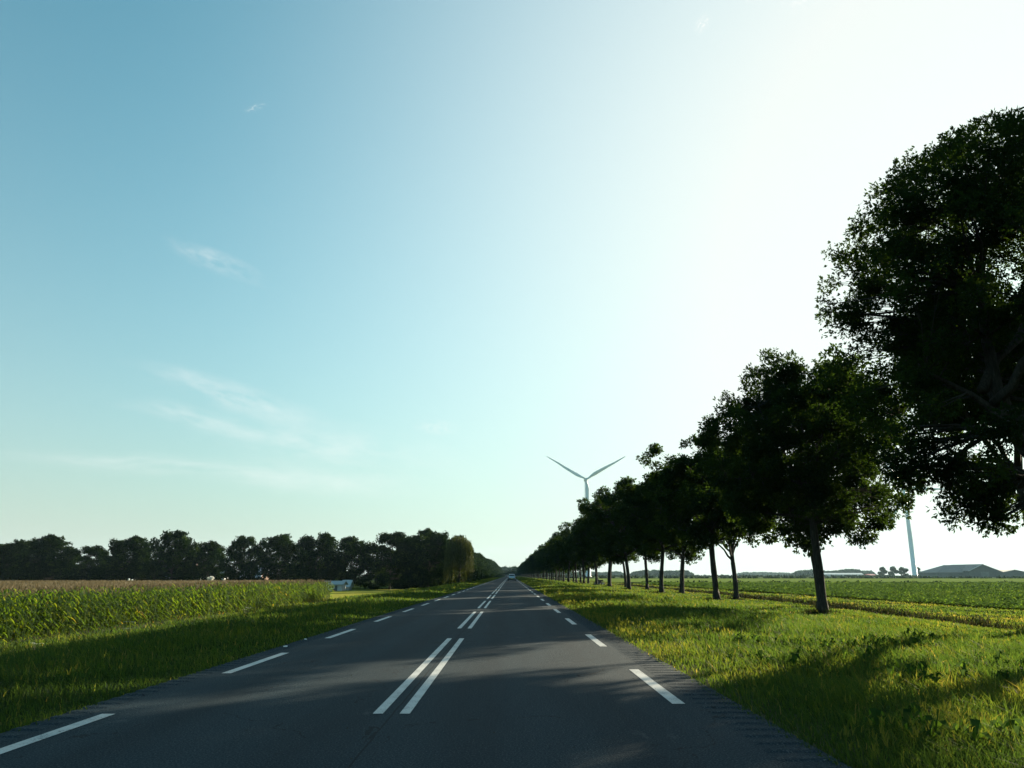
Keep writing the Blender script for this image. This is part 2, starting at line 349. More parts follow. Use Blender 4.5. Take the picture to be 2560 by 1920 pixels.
# road paint: dashed edge lines and dashed double centre line, 4 mm above the asphalt
XL, XC, XR = -3.90, -1.155, 1.77
V = []; F = []
def dash(xc, wd, y0, y1):
    n = len(V); V.extend([(xc-wd/2, y0, .004), (xc+wd/2, y0, .004), (xc+wd/2, y1, .004), (xc-wd/2, y1, .004)]); F.append((n, n+1, n+2, n+3))
for k in range(-4, 88):
    y0 = 7.85+12.0*k; dash(XC-.131, 0.10, y0, y0+8.95); dash(XC+.131, .10, y0, y0+8.95)
for k in range(-8, 162):
    y0 = 8.42+6.5*k; dash(XR, .135, y0, y0+2.95)
for k in range(-8, 178):
    y0 = 5.05+5.9*k; dash(XL, .13, y0, y0+2.8)
tag(link('road_markings', np_mesh('road_markings', np.array(V), np.array(F), M_paint)), kind='structure')
# milled rumble grooves along both road edges
for nm, xa, xb in (('rumble_strip', 1.95, 2.38), ('rumble_strip', -4.34, -4.08)):
    ys = []; zs = []
    y = 2.0
    rg = random.Random(4)
    while y < 90:
        ys += [y, y+.03, y+.13, y+.17]; zs += [-.002, .010, .010, -.002]; y += .28
    ys = np.array(ys); zs = np.array(zs)
    zz_ = np.full(len(ys), .0015); xm = xa+.05 if xa > 0 else xb-.05; cols = [(xa, zz_ if xa > 0 else zs), (xm, zs), (xb, zs if xa > 0 else zz_)]
    n = len(ys); V = np.concatenate([np.stack([np.full(n, cx_), ys, cz_], 1) for cx_, cz_ in cols])
    i = np.arange(n-1); tag(link(nm, np_mesh(nm, V, np.concatenate([np.stack([i+o, i+o+n, i+o+n+1, i+o+1], 1) for o in (0, n)]), M_asph, smooth=True)), kind='structure')

sheet('meadow', -150, -14.5, 84, 141, -1.22, fieldmat('meadow_grass', (.17, .175, .030), (.26, .25, .055), .5, 1.2))
sheet('beet_field_soil', 28.2, 420, 10, 165, -.50, fieldmat('field_soil', (.05, .075, .02), (.09, .12, .03), 1.5, 2.0))
sheet('far_grass_field', 26, 900, 205, 420, -.48, fieldmat('young_crop', (.10, .145, .035), (.13, .17, .045), .02, .2))
sheet('far_stubble_field', 26, 1400, 470, 760, -.46, fieldmat('stubble', (.06, .085, .035), (.08, .10, .045), .02, .1))

# ------------------------------------------------------------------ blades
def blades(P, H, W, lean, tone, rng, curl=.5, winddir=None):
    """P (n,3) bases; three-triangle curved blades"""
    n = len(P); a = rng.uniform(0, 2*np.pi, n); s = np.stack([np.cos(a), np.sin(a), np.zeros(n)], 1)
    d = rng.uniform(0, 2*np.pi, n)
    l = np.stack([np.cos(d), np.sin(d), np.zeros(n)], 1)*lean[:, None]
    if winddir is not None: l = l+np.array(winddir)*lean[:, None]*.8
    up = np.array([0, 0, 1.0])
    b0 = P-s*W[:, None]/2; b1 = P+s*W[:, None]/2
    mid = P+up*(H*.55)[:, None]+l*(H*.30)[:, None]
    m0 = mid-s*W[:, None]*.42; m1 = mid+s*W[:, None]*.42
    tip = P+up*(H*(1-curl*lean*.45))[:, None]+l*(H*1.0)[:, None]
    V = np.stack([b0, b1, m0, m1, tip], 1).reshape(-1, 3)
    o = (np.arange(n)*5)[:, None]
    F = np.concatenate([o+[0, 1, 2], o+[1, 3, 2], o+[2, 3, 4]])
    T = np.repeat(tone, 5)
    return V, F, T
def scatter_y(rng, x0, x1, ya, yb, D0, dref, pw):
    """points with density D0 up to dref, then falling as (dref/y)^pw"""
    ys = np.linspace(ya, yb, 4000); dens = D0*np.minimum(1, (dref/np.maximum(ys, .1)))**pw
    cdf = np.cumsum(dens)*(ys[1]-ys[0]); n = int(cdf[-1]*(x1-x0))
    y = np.interp(rng.uniform(0, cdf[-1], n), cdf, ys); return rng.uniform(x0, x1, n), y
def grass(name, x0, x1, ya, yb, D0, seed, hfun, keep=None, mat=None, tb=0.42, wk=.0075, wind=(-.5, -.2, 0)):
    rng = np.random.RandomState(seed)
    x, y = scatter_y(rng, x0, x1, ya, yb, D0, 6.5, 1.55)
    if keep is not None:
        k = rng.uniform(0, 1, len(x)) < keep(x, y); x, y = x[k], y[k]
    z = ground_z(x, y); n = len(x)
    h = hfun(x, y)*rng.uniform(.55, 1.15, n)
    ww = wk*np.maximum(1, np.hypot(x, y)/6.5)**.85*rng.uniform(.7, 1.4, n)
    lean = rng.uniform(.1, .95, n)
    tone = np.clip(tb+.24*noise2(x, y, 5)+.20*noise2(x, y, 1.3)+rng.normal(0, .15, n), 0, 1)
    tone = np.where(rng.uniform(0, 1, n) < .03, rng.uniform(.8, 1, n), tone)
    V, F, T = blades(np.stack([x, y, z-.01], 1), h, ww, lean, tone, rng, winddir=wind)
    return tag(link(name, np_mesh(name, V, F, mat or M_grass, T)), kind='stuff')
def hr(x, y):
    e = sstep(1.9, 4.0, x)*.85
    return (.07+.21*e+.12*e*noise2(x, y, 3)+.09*e*noise2(x+9, y, 1.0)+.05*e*noise2(x+3, y, .4))*(1-.45*sstep(9, 13, x))
def hl(x, y):
    e = 1-sstep(-7.0, -4.3, x)
    return .08+.17*e+.09*e*noise2(x, y, 3)+.06*e*noise2(x+9, y, 1.0)+.04*e*noise2(x+3, y, .4)+.12*(1-sstep(-16, -12, x))
g = grass('right_verge_grass', 2.10, 15.5, 3.2, 420, 1150, 3, lambda x, y: np.maximum(.05, hr(x, y)), keep=lambda x, y: sstep(1.98, 2.35, x+.16*noise2(x*0, y, .9)+.10*noise2(x*0, y, .3))); g['label'] = 'long sunlit grass of the right verge under the trees'
g = grass('left_verge_grass', -18.6, -4.12, 4.5, 420, 1000, 4, lambda x, y: np.maximum(.05, hl(x, y)), keep=lambda x, y: 1-sstep(-4.42, -4.05, x+.14*noise2(x*0, y, .9)+.08*noise2(x*0, y, .3))); g['label'] = 'shaded grass of the left verge below the maize'
g = grass('field_edge_grass', 15.5, 28.5, 14, 300, 900, 5, lambda x, y: np.maximum(.04, .10+.04*noise2(x, y, 4)), tb=.56,
          keep=lambda x, y: .75*(np.abs(x-ditch_x(y)+.50) > .55)); g['label'] = 'yellowish rough grass between the trees and the beet field'

# long seeding stems standing above the sward
rng = np.random.RandomState(13)
def stems(n, x0, x1, ya, yb):
    x = rng.uniform(x0, x1, n); y = ya+rng.uniform(0, 1, n)**1.9*(yb-ya); k = noise2(x, y, 3.0)+.5*noise2(x, y, 1.0) > -.1; x, y = x[k], y[k]; return x, y
xa, ya_ = stems(1500, 2.6, 13, 4, 80); xb, yb_ = stems(900, -16, -4.9, 5, 80)
xc = 2.35+rng.uniform(0, 1, 5200)**1.4*2.2; yc = 3.5+rng.uniform(0, 1, 5200)**1.7*60; kc = noise2(xc, yc, 2.0) > .15; xc, yc = xc[kc], yc[kc]
x = np.r_[xa, xb, xc]; y = np.r_[ya_, yb_, yc]; n = len(x); h = rng.uniform(.22, .42, n)*(.75+.3*noise2(x, y, 3)); P = np.stack([x, y, ground_z(x, y)], 1)
wd_ = .0035*np.maximum(1, y/9)**.8; V1, F1, T1 = blades(P, h, wd_, rng.uniform(.1, .6, n), rng.uniform(.5, .75, n), rng, winddir=(-.4, -.2, 0))
tips = V1.reshape(-1, 5, 3)[:, 4]; Q = np.repeat(tips, 4, 0)-np.array([0, 0, .05]); nn = len(Q)
V2, F2, T2 = blades(Q+rng.normal(0, .006, (nn, 3)), rng.uniform(.04, .09, nn), np.repeat(wd_, 4)*2.2, rng.uniform(.1, .8, nn), rng.uniform(.78, .88, nn), rng)
tag(link('seeding_grass', np_mesh('seeding_grass', np.concatenate([V1, V2]), np.concatenate([F1, F2+len(V1)]), M_grass, np.concatenate([T1, T2]))), label='long thin seeding grass stems above the verge grass', kind='stuff')

# ragged weeds along the ditch and round the trunks
rng = np.random.RandomState(11)
x = []; y = []
n = 16000; yy_ = 14+rng.uniform(0, 1, n)**1.6*150; xx_ = ditch_x(yy_)+.35+rng.normal(0, .38, n)
h_ = (.30+.16*noise2(xx_, yy_, 3))*rng.uniform(.3, 1.2, n)
V, F, T = blades(np.stack([xx_, yy_, ground_z(xx_, yy_)-.02], 1), np.maximum(.05, h_), .012*np.maximum(1, yy_/12)**.8*rng.uniform(.7, 2, n), rng.uniform(.1, .8, n), np.clip(rng.normal(.35, .3, n), 0, 1), rng)
tag(link('ditch_weeds', np_mesh('ditch_weeds', V, F, M_dry, T)), label='dark ragged weeds along the ditch beside the beet field', kind='stuff')

# beet field: leaf rosettes
def rosettes(P, size, rng, k=7, lift=.55):
    n = len(P); P = np.repeat(P, k, 0); sz = np.repeat(size, k)*rng.uniform(.6, 1.2, n*k)
    a = np.tile(np.arange(k)*2*np.pi/k, n)+np.repeat(rng.uniform(0, 6.28, n), k)+rng.normal(0, .25, n*k)
    out = np.stack([np.cos(a), np.sin(a), np.zeros(n*k)], 1); side = np.stack([-np.sin(a), np.cos(a), np.zeros(n*k)], 1)
    el = rng.uniform(.35, 1.2, n*k); up = np.array([0, 0, 1.0])
    p0 = P; mid = P+out*(sz*.55*np.cos(el))[:, None]+up*(sz*.75*np.sin(el)*lift*1.6)[:, None]
    tip = P+out*(sz*1.05)[:, None]+up*(sz*.5*np.sin(el)*lift)[:, None]
    w = (sz*.24)[:, None]
    V = np.stack([p0, mid-side*w, tip, mid+side*w], 1).reshape(-1, 3)
    o = (np.arange(n*k)*4)[:, None]; F = o+np.array([0, 1, 2, 3]); return V, F, np.repeat(np.clip(rng.normal(.5, .22, n*k), 0, 1), 4)
rng = np.random.RandomState(21)
ys = 22+rng.uniform(0, 1, 52000)**1.35*143; xs = 28+rng.uniform(0, 1, len(ys))**1.1*(ys*.75+12)
row = np.round(xs/.5)*.5+rng.normal(0, .05, len(xs)); sz = .26*np.maximum(1, ys/45)**.55*rng.uniform(.7, 1.25, len(xs))
sz = sz*(1+.35*noise2(row, ys, 7))
V, F, T = rosettes(np.stack([row, ys, np.full(len(ys), -.50)], 1), np.maximum(.1, sz), rng)
T = np.clip(T+.2*noise2(V[:, 0], V[:, 1], 12), 0, 1)
tag(link('beet_crop', np_mesh('beet_crop', V, F, M_beet, T)), label='low leafy sugar beet crop on the right-hand field', kind='stuff')

# broad-leaved weeds in the near right verge
rng = np.random.RandomState(23)
cx = rng.uniform(3.4, 10, 22); cy = rng.uniform(5, 17, 22); P = []
for a, b in zip(cx, cy):
    k = rng.randint(5, 16); P.append(np.stack([a+rng.normal(0, .30, k), b+rng.normal(0, .35, k)], 1))
P = np.concatenate(P); P = P[P[:, 0] > 2.9]
V, F, T = rosettes(np.column_stack([P, ground_z(P[:, 0], P[:, 1])+.13]), rng.uniform(.07, .14, len(P)), rng, 6, 1.1)
tag(link('broadleaf_weeds', np_mesh('broadleaf_weeds', V, F, M_beet, T*.6)), label='patches of broad-leaved weeds in the right verge', kind='stuff')

# ------------------------------------------------------------------ maize field
def maize():
    rng = np.random.RandomState(31)
    P = []
    for r in range(6):
        yy = np.arange(14, 82, .18); P.append(np.stack([np.full(len(yy), -18.9-.75*r)+rng.normal(0, .06, len(yy)), yy+rng.normal(0, .05, len(yy))], 1))
    for r in range(5):   # headland rows at the far end, turned across
        pass
    P = np.concatenate(P); P = P[rng.uniform(0, 1, len(P)) > .06]
    n = len(P); k = 13
    base = np.column_stack([P, ground_z(P[:, 0], P[:, 1])]); Hh = rng.uniform(1.75, 2.08, n)*(1+.03*noise2(P[:, 0], P[:, 1], 6))
    # stalks
    s = .016; V = []; F = []
    c = np.array([(1, 0, 0), (-.5, .87, 0), (-.5, -.87, 0)])*s
    top = base+np.array([0, 0, 1.0])*Hh[:, None]
    SV = np.concatenate([base[:, None]+c, top[:, None]+c*.5], 1).reshape(-1, 3); o = (np.arange(n)*6)[:, None]
    SF = np.concatenate([o+[0, 1, 4, 3], o+[1, 2, 5, 4], o+[2, 0, 3, 5]]); ST = np.full(len(SV), .55)
    # leaves: arched ribbons, 4 quads
    B = np.repeat(base, k, 0); H2 = np.repeat(Hh, k); lv = np.tile(np.arange(k), n)
    hz = H2*(.12+.80*lv/(k-1))+rng.normal(0, .03, n*k); a = np.repeat(rng.uniform(0, 6.28, n), k)+lv*np.pi+rng.normal(0, .45, n*k)
    out = np.stack([np.cos(a), np.sin(a), 0*a], 1); side = np.stack([-np.sin(a), np.cos(a), 0*a], 1)
    Ln = rng.uniform(.50, .85, n*k)*(1-.35*np.abs(lv/(k-1)-.5)); rise = rng.uniform(.25, .55, n*k)*(.7+.6*lv/(k-1))
    ts = [0, .25, .5, .78, 1.0]; ws = [.026, .038, .034, .022, .002]
    rings = []
    for t, wv in zip(ts, ws):
        z = hz+Ln*(rise*2.0*t-(rise*1.3+.45)*t*t*1.1); p = B+out*(Ln*(.85*t))[:, None]; p = p.copy(); p[:, 2] += z
        rings += [p-side*wv, p+side*wv]
    LV = np.stack(rings, 1).reshape(-1, 3); o = (np.arange(n*k)*10)[:, None]
    LF = np.concatenate([o+[2*i, 2*i+1, 2*i+3, 2*i+2] for i in range(4)])
    tn = np.clip(rng.normal(.5, .16, n*k)-.05*(lv < 3)+.22*(lv < 2)*(rng.uniform(0, 1, n*k) < .5), 0, 1); LT = np.repeat(tn, 10)
    V = np.concatenate([SV, LV]); F1 = np.concatenate([SF, LF+len(SV)]); T = np.concatenate([ST, LT])
    # bulk of the field behind: upright leaf tops, seen only from above
    m = 40000; bx = -23.2-rng.uniform(0, 1, m)**1.2*105; by = rng.uniform(9, 82, m); bx = np.round(bx/.75)*.75+rng.normal(0, .06, m)
    Bv, Bf, Bt = blades(np.stack([bx, by, np.full(m, -.42)], 1), rng.uniform(.55, 1.0, m), rng.uniform(.05, .12, m), rng.uniform(.2, .7, m), np.clip(rng.normal(.5, .15, m), 0, 1), rng)
    # last row plants form the field's far end
    Bf4 = Bf+len(V)
    V = np.concatenate([V, Bv]); T = np.concatenate([T, Bt])
    tag(link('maize_crop', np_mesh('maize_crop', V, [F1, Bf4], M_corn, T)), label='tall green maize standing in rows left of the verge', kind='stuff')
    # tassels
    pt = np.concatenate([top-[0, 0, .08], np.stack([bx, by, rng.uniform(.50, .66, m)-.05], 1), np.stack([bx+.2, by+.3, rng.uniform(.50, .66, m)-.05], 1)])
    dd = np.hypot(pt[:, 0], pt[:, 1])
    kk = 5; Q = np.repeat(pt, kk, 0); nn = len(Q)
    V, F, T = blades(Q, rng.uniform(.14, .30, nn), .010*np.maximum(1, np.repeat(dd, kk)/22)*rng.uniform(.8, 1.5, nn), rng.uniform(.1, .7, nn), rng.uniform(0, 1, nn), rng)
    tag(link('maize_tassels', np_mesh('maize_tassels', V, F, M_tassel, T)), label='reddish brown tassels topping the maize field', kind='stuff')
maize()
sheet('maize_field_soil', -130, -18.4, 9, 83, -1.26, plain('dark_soil', (.05, .042, .03), .95, nscale=3))

# ------------------------------------------------------------------ trees
def leaf_cloud(rng, centers, sig, per, ls, lw, outc, k=5, droop=.35):
    """groups of k leaflets fanning from one twig point. centers (c,3), sig (c,)"""
    c = len(centers); n = c*per
    g_ = rng.normal(0, 1, (n, 3)); g_ = g_/np.linalg.norm(g_, axis=1)[:, None]*(rng.uniform(0, 1, n)**.42)[:, None]*1.75
    P = np.repeat(centers, per, 0)+g_*np.repeat(sig, per)[:, None]*np.array([1, 1, .72])
    # main twig direction points away from crown centre and droops
    D = P-outc; D /= np.linalg.norm(D, axis=1)[:, None]+1e-6; D += rng.normal(0, .55, (n, 3)); D[:, 2] -= droop; D /= np.linalg.norm(D, axis=1)[:, None]
    P = np.repeat(P, k, 0); D = np.repeat(D, k, 0)+rng.normal(0, .75, (n*k, 3)); D /= np.linalg.norm(D, axis=1)[:, None]
    r = rng.normal(0, 1, (n*k, 3)); S = np.cross(D, r); S /= np.linalg.norm(S, axis=1)[:, None]+1e-6
    l = (ls*rng.uniform(.7, 1.3, n*k))[:, None]; wd = (lw*rng.uniform(.7, 1.3, n*k))[:, None]
    P = P+D*l*.15
    V = np.stack([P, P+D*l*.5+S*wd*.5, P+D*l, P+D*l*.5-S*wd*.5], 1).reshape(-1, 3)
    F = (np.arange(n*k)*4)[:, None]+np.array([0, 1, 2, 3])
    tb = np.repeat(rng.normal(.5, .18, c), per*k); T = np.repeat(np.clip(tb+rng.normal(0, .15, n*k), 0, 1), 4)
    return V, F, T
PROF = ([0, .06, .2, .45, .68, .86, .96, 1.0], [.35, .66, .92, 1.0, .90, .66, .38, .12])
def make_tree(seed, H, Rx, th, ncl, per, ls, lw, r0=.25, zb=None, lean=(0, 0), leanh=4, off=(0, 0), nl=8, sigk=.62, prof=PROF, lump=.22, k=5, holes=0, mat=None, fine=False, Ry=None, cut=None, extra=()):
    rng = np.random.RandomState(seed); rr = random.Random(seed)
    if zb is None: zb = th-.4
    Ry = Ry or Rx
    tr = MB()
    # trunk
    pts = []; rad = []
    ph = rr.uniform(0, 6); nseg = 9
    def axis(z):
        t = min(z/leanh, 1.6)
        return Vector((lean[0]*t+.05*math.sin(z*1.1+ph), lean[1]*t+.05*math.cos(z*.9+ph), z))
    for i in range(nseg+1):
        z = -.35+(th+.35)*i/nseg; zz = max(z, 0)
        pts.append(axis(zz)-Vector((0, 0, zz-z))); rad.append(r0*(1+.55*math.exp(-zz/.28))*(1-.18*zz/th)*(1+.05*math.sin(zz*4+ph)))
    topz = zb+(H-zb)*.70
    for i in range(1, 7):
        z = th+(topz-th)*i/6; p = axis(z); p.x += off[0]*i/6; p.y += off[1]*i/6
        p += Vector((rr.uniform(-.15, .15), rr.uniform(-.15, .15), 0)); pts.append(p); rad.append(r0*.78*(1-i/6.6))
    tr.tube(pts, rad, 10)
    nodes = [(pts[i], rad[i]) for i in range(nseg, len(pts))]
    ctr = Vector((off[0]+lean[0], off[1]+lean[1], 0))
    ctr = Vector((axis(th).x+off[0], axis(th).y+off[1], (zb+H)/2))
    for j in range(nl):
        az = j*2.4+rr.uniform(-.3, .3); hs = th-.15+(H-th)*.26*(j/nl); s = axis(hs)
        eh = zb+(H-zb)*(.28+.5*rr.random()) if j > 1 else zb+(H-zb)*.15
        e = ctr+Vector((math.cos(az)*Rx*.72, math.sin(az)*Ry*.72, 0)); e.z = eh
        m = s.lerp(e, .4)+Vector((0, 0, (eh-hs)*.05+.25)); lp = []; lr = []
        for q in range(8):
            t = q/7; p = s*(1-t)**2+m*2*t*(1-t)+e*t*t; p += Vector((rr.uniform(-1, 1), rr.uniform(-1, 1), rr.uniform(-1, 1)))*.10*(q > 0)
            lp.append(p); lr.append(r0*(.46-.36*t))
            if q: nodes.append((p, lr[-1]))
        tr.tube(lp, lr, 6)
    # clumps
    pa = rng.uniform(0, 6.28, 6); C_ = []
    nsub = 12; nlob = max(10, ncl//nsub)
    for j in range(nlob):
        t = ((j+rng.uniform(0, 1))/nlob)**.85*.93+.03; az = j*2.399*3+rng.normal(0, .5); lr = Rx*rng.uniform(.24, .38)*(.8 if t > .85 or t < .15 else 1)
        lum = 1+lump*(math.sin(3*az+pa[0]+5*t)*.4+math.sin(2*az+pa[2]+11*t)*.4)
        u = rng.uniform(.15, 1)**.33
        e = max(.05, np.interp(t, *prof)*lum-.62*lr/Rx)*u
        c = np.array((ctr.x+math.cos(az)*Rx*e, ctr.y+math.sin(az)*Ry*e, zb+.45*lr+(H-zb-1.15*lr)*t))
        for _ in range(nsub):
            d = rng.normal(0, 1, 3); d /= np.linalg.norm(d); d[2] *= .78
            C_.append(tuple(c+d*lr*rng.uniform(.25, 1.0)**.45))
    C_ = np.array(C_)
    if holes:
        for _ in range(holes):
            hp = C_[rng.randint(len(C_))]; C_ = C_[np.linalg.norm(C_-hp, axis=1) > rng.uniform(.5, .95)]
    if cut is not None: C_ = C_[~cut(C_-np.array(ctr), C_[:, 2])]
    for (ex, ey, ez, er) in extra:
        d = rng.normal(0, 1, (14, 3)); d /= np.linalg.norm(d, axis=1)[:, None]
        C_ = np.concatenate([C_, np.array((ctr.x+ex, ctr.y+ey, ez))+d*er*rng.uniform(.3, 1, (14, 1))])
    NP = np.array([tuple(p) for p, r in nodes])
    for c in C_:
        d = np.linalg.norm(NP-c, axis=1)+np.maximum(0, NP[:, 2]-c[2])*.8; i = int(d.argmin()); s = Vector(NP[i]); e = Vector(c)
        m = s.lerp(e, .5)+Vector((rr.uniform(-.2, .2), rr.uniform(-.2, .2), .12)); r = min(.045, nodes[i][1]*.5)*r0/.25
        tr.tube([s, m, e], [r, r*.65, r*.25], 4, cap=False)
        if fine:
            for _ in range(3):
                tr.tube([m if rr.random() < .5 else e, e+Vector((rr.gauss(0, .18), rr.gauss(0, .18), rr.gauss(0, .15)))], [r*.4, r*.15], 3, cap=False)
    sig = rng.uniform(.75, 1.2, len(C_))*sigk
    V, F, T = leaf_cloud(rng, C_, sig, per, ls, lw, np.array(ctr), k)
    return tr.mesh('trunk', M_bark, smooth=True), np_mesh('crown', V, F, mat or M_crown, T)

def put_tree(name, meshes, loc, rz, sc, label, cat, group):
    o = empty(name, loc, rz, label=label, cat=cat, group=group); o.scale = sc if not isinstance(sc, (int, float)) else (sc, sc, sc)
    link('trunk', meshes[0], o); link('crown', meshes[1], o); return o

GR = 'trees in the avenue along the right side of the road'
XN, XF = 13.85, 17.3
def gz(x, y): return float(ground_z(x, y))
# nearest tree, at the right edge of the picture
near = make_tree(101, 13.9, 5.4, 3.5, 960, 56, .10, .040, r0=.27, zb=2.9, lean=(-2.5, -.1), leanh=3.8, off=(1.05, .3), nl=9, sigk=.27, holes=14, fine=True, cut=lambda d, z: ((z < 6.1) & (d[:, 0] > -3.2)), extra=((-3.3, 0, 3.7, .8), (-2.4, .2, 3.25, .6), (-4.1, 0, 4.5, .8)), lump=.34, k=6,
                 prof=([0, .05, .16, .40, .60, .80, .93, 1.0], [.62, .78, .92, 1.0, .94, .76, .52, .25]))
put_tree('avenue_tree', near, (14.75, 17.0, gz(14.75, 17)), 0, 1, 'biggest tree, cut off by the right edge, its leaning forked trunk half out of frame', 'tree', GR)
t1 = make_tree(102, 12.2, 5.0, 4.0, 640, 40, .15, .062, r0=.195, lump=.42, zb=3.2, off=(-.2, 0), nl=10, sigk=.28, holes=12, fine=True)
put_tree('avenue_tree', t1, (XN, 34.6, gz(XN, 34.6)), .3, 1, 'round-crowned tree whose bare dark trunk stands clear in front of the ditch', 'tree', GR)
VAR = [make_tree(110+i, (12.7, 12.1, 13.0, 12.3)[i], (5.2, 4.9, 5.0, 5.4)[i], (3.9, 4.2, 3.7, 4.1)[i], 480, 30, .21, .10, r0=(.22, .195, .235, .205)[i], nl=9, lump=.42, sigk=.32,
                 holes=(18, 26, 14, 30)[i], zb=(3.6, 4.0, 3.4, 3.8)[i], lean=((.1, 0), (-.45, .2), (.3, -.3), (-.2, .3))[i]) for i in range(4)]
VARF = [make_tree(120+i, 12.4, 5.1, 3.7, 300, 15, .44, .23, r0=.24, zb=2.9, nl=6, sigk=.45, k=4) for i in range(2)]
rr = random.Random(7)
BK = make_tree(131, 12.2, 5.3, 4.4, 420, 40, .17, .075, r0=.22, nl=8, sigk=.32, zb=7.3, holes=18)  # added back tree, its place and crown shaped to shade the road
put_tree('avenue_tree', BK, (17.7, 25.8, gz(17.6, 26)), 2.2, 1, 'tree behind the biggest right-edge one, added to shade the road, crown showing through gaps', 'tree', GR)
put_tree('avenue_tree', VAR[2], (16.85, 41.8, gz(16.8, 42)), 4.0, .97, 'tree whose crown shows right behind the clear round-crowned tree, trunk hidden', 'tree', GR)
near_lab = ['front row tree left of the clear round-crowned one, trunk beside the forked back row tree',
            'front row tree with straight trunk, second in its row past the clear round-crowned one',
            'front row tree with a wide foot in weeds, third past the clear round-crowned one',
            'front row tree just right of the parked motorcycle',
            'front row tree just left of the parked motorcycle, trunk leaning slightly',
            'front row tree second to the left of the parked motorcycle',
            'front row tree third to the left of the parked motorcycle', 'front row tree fourth to the left of the parked motorcycle']
y = 52.0; i = 0
while y < 1010:
    x = XN+rr.uniform(-.2, .2); far = y > 190
    m = (VARF if far else VAR)[(i*7+i//3) % (2 if far else 4)]
    lab = near_lab[i] if i < len(near_lab) else 'front row avenue tree far beyond the parked motorcycle, crown merged with its neighbours'
    s = rr.uniform(.94, 1.05)*(1-.0000*y)
    put_tree('avenue_tree', m, (x, y, gz(x, y)), rr.uniform(0, 6.28), (s, s, s*rr.uniform(.97, 1.04)), lab, 'tree', GR)
    y += 18.6+rr.uniform(-.8, .8); i += 1
far_lab = ['back row tree with a forked, wide-armed trunk and one bare limb reaching right', 'back row tree next to the left of the forked one, light showing under it',
           'back row tree with thin trunk, second to the left of the forked one',
           'back row tree with low bushy crown edge, third to the left of the forked one', 'back row tree fourth to the left of the forked one']
fk = make_tree(130, 11.9, 4.5, 3.2, 380, 30, .20, .09, r0=.20, zb=4.4, nl=12, sigk=.32, holes=24)
y = 60.0; i = 0
while y < 1010:
    x = XF+rr.uniform(-.3, .3); far = y > 190
    m = fk if i == 0 else (VARF if far else VAR)[(i*5+i//2+1) % (2 if far else 4)]
    lab = far_lab[i] if i < len(far_lab) else 'back row avenue tree in the distance, half hidden behind the front row'
    s = rr.uniform(.92, 1.02)
    put_tree('avenue_tree', m, (x, y, gz(x, y)), rr.uniform(0, 6.28), s, lab, 'tree', GR)
    y += 18.5+rr.uniform(-.8, .8); i += 1

# far-left treeline: crowns almost down to the ground
LV = [make_tree(140+i, 12.0, 5.2, 2.0, 540, 15, .33, .21, r0=.22, zb=.2, nl=5, sigk=.42, k=4, mat=M_crown2, lump=.42, holes=(0, 2, 12, 6)[i],
                prof=([0, .08, .3, .55, .75, .9, 1.0], [.9, 1.0, 1.0, .97, .84, .6, .3])) for i in range(4)]
def at(px, py_top, d, zg=-1.3):
    """world X and height for a photo column, treetop row and distance"""
    x = (px-1275)/1930*d; z = 1.31+(1438-py_top)/1993*d; return x, z-zg
GL = 'trees in the dark belt beyond the maize and meadow'
TL = [(-30, 1352, 150, 14, 0, 'leftmost low dark tree of the far belt, cut by the left edge'),
      (38, 1349, 150, 13, 2, 'ragged-topped tree at far left joined to a rounder one'),
      (118, 1338, 145, 15, 0, 'broad rounded tree with sunlit yellow-green crown at far left'),
      (222, 1364, 160, 11, 1, 'lowest and darkest tree of the left belt, with a small knob on top'),
      (322, 1341, 150, 14, 0, 'wide flat-topped tree between the dark low one and the airy one'),
      (430, 1325, 145, 13, 2, 'tall airy tree with sky showing through its middle'),
      (520, 1352, 150, 11, 3, 'smaller pointed tree above the white bush'),
      (606, 1339, 145, 10, 1, 'narrow dark tree with two pointed tops'),
      (695, 1334, 145, 12, 3, 'dome-shaped tree above the end of the maize, one of the paler ones'),
      (790, 1332, 143, 13, 0, 'dense dome-shaped tree above the pale shed'),
      (880, 1340, 143, 10, 2, 'loose open-crowned tree right of the pale shed'),
      (975, 1330, 140, 14, 1, 'broad tree with stepped left outline over the meadow'),
      (1022, 1338, 150, 10, 3, 'tree behind with reddish sunlit tip'),
      (1072, 1321, 138, 12, 0, 'tallest tree of the left belt, beside the weeping willow'),
      (1141, 1338, 160, 10, 1, 'round tree rising just behind the weeping willow')]
for px, pt, d, wd, v, lab in TL:
    x, h = at(px, pt, d); y = math.sqrt(max(d*d-0*x*x, 1))
    put_tree('belt_tree', LV[v], (x, y, -1.3), rr.uniform(0, 6.28), (wd/14.2, wd/14.2, h/11.6), lab, 'tree', GL)
# shrubs closing the belt
sh = make_tree(150, 4.2, 3.2, .8, 130, 12, .38, .24, r0=.08, zb=.1, nl=5, sigk=.6, k=4, mat=M_crown2, prof=([0, .2, .6, 1.0], [.9, 1.0, .85, .2]))
for j in range(16):
    x = -105+j*6.3+rr.uniform(-1, 1); 
    if -62 < x < -48 or -34 < x < -27: continue
    y = 158+rr.uniform(-4, 4)
    o = put_tree('belt_shrub', sh, (x, y, -1.3), rr.uniform(0, 6.28), rr.uniform(.9, 1.5), 'low dark shrub in the shade under the left tree belt', 'shrub', 'shrubs under the left tree belt')
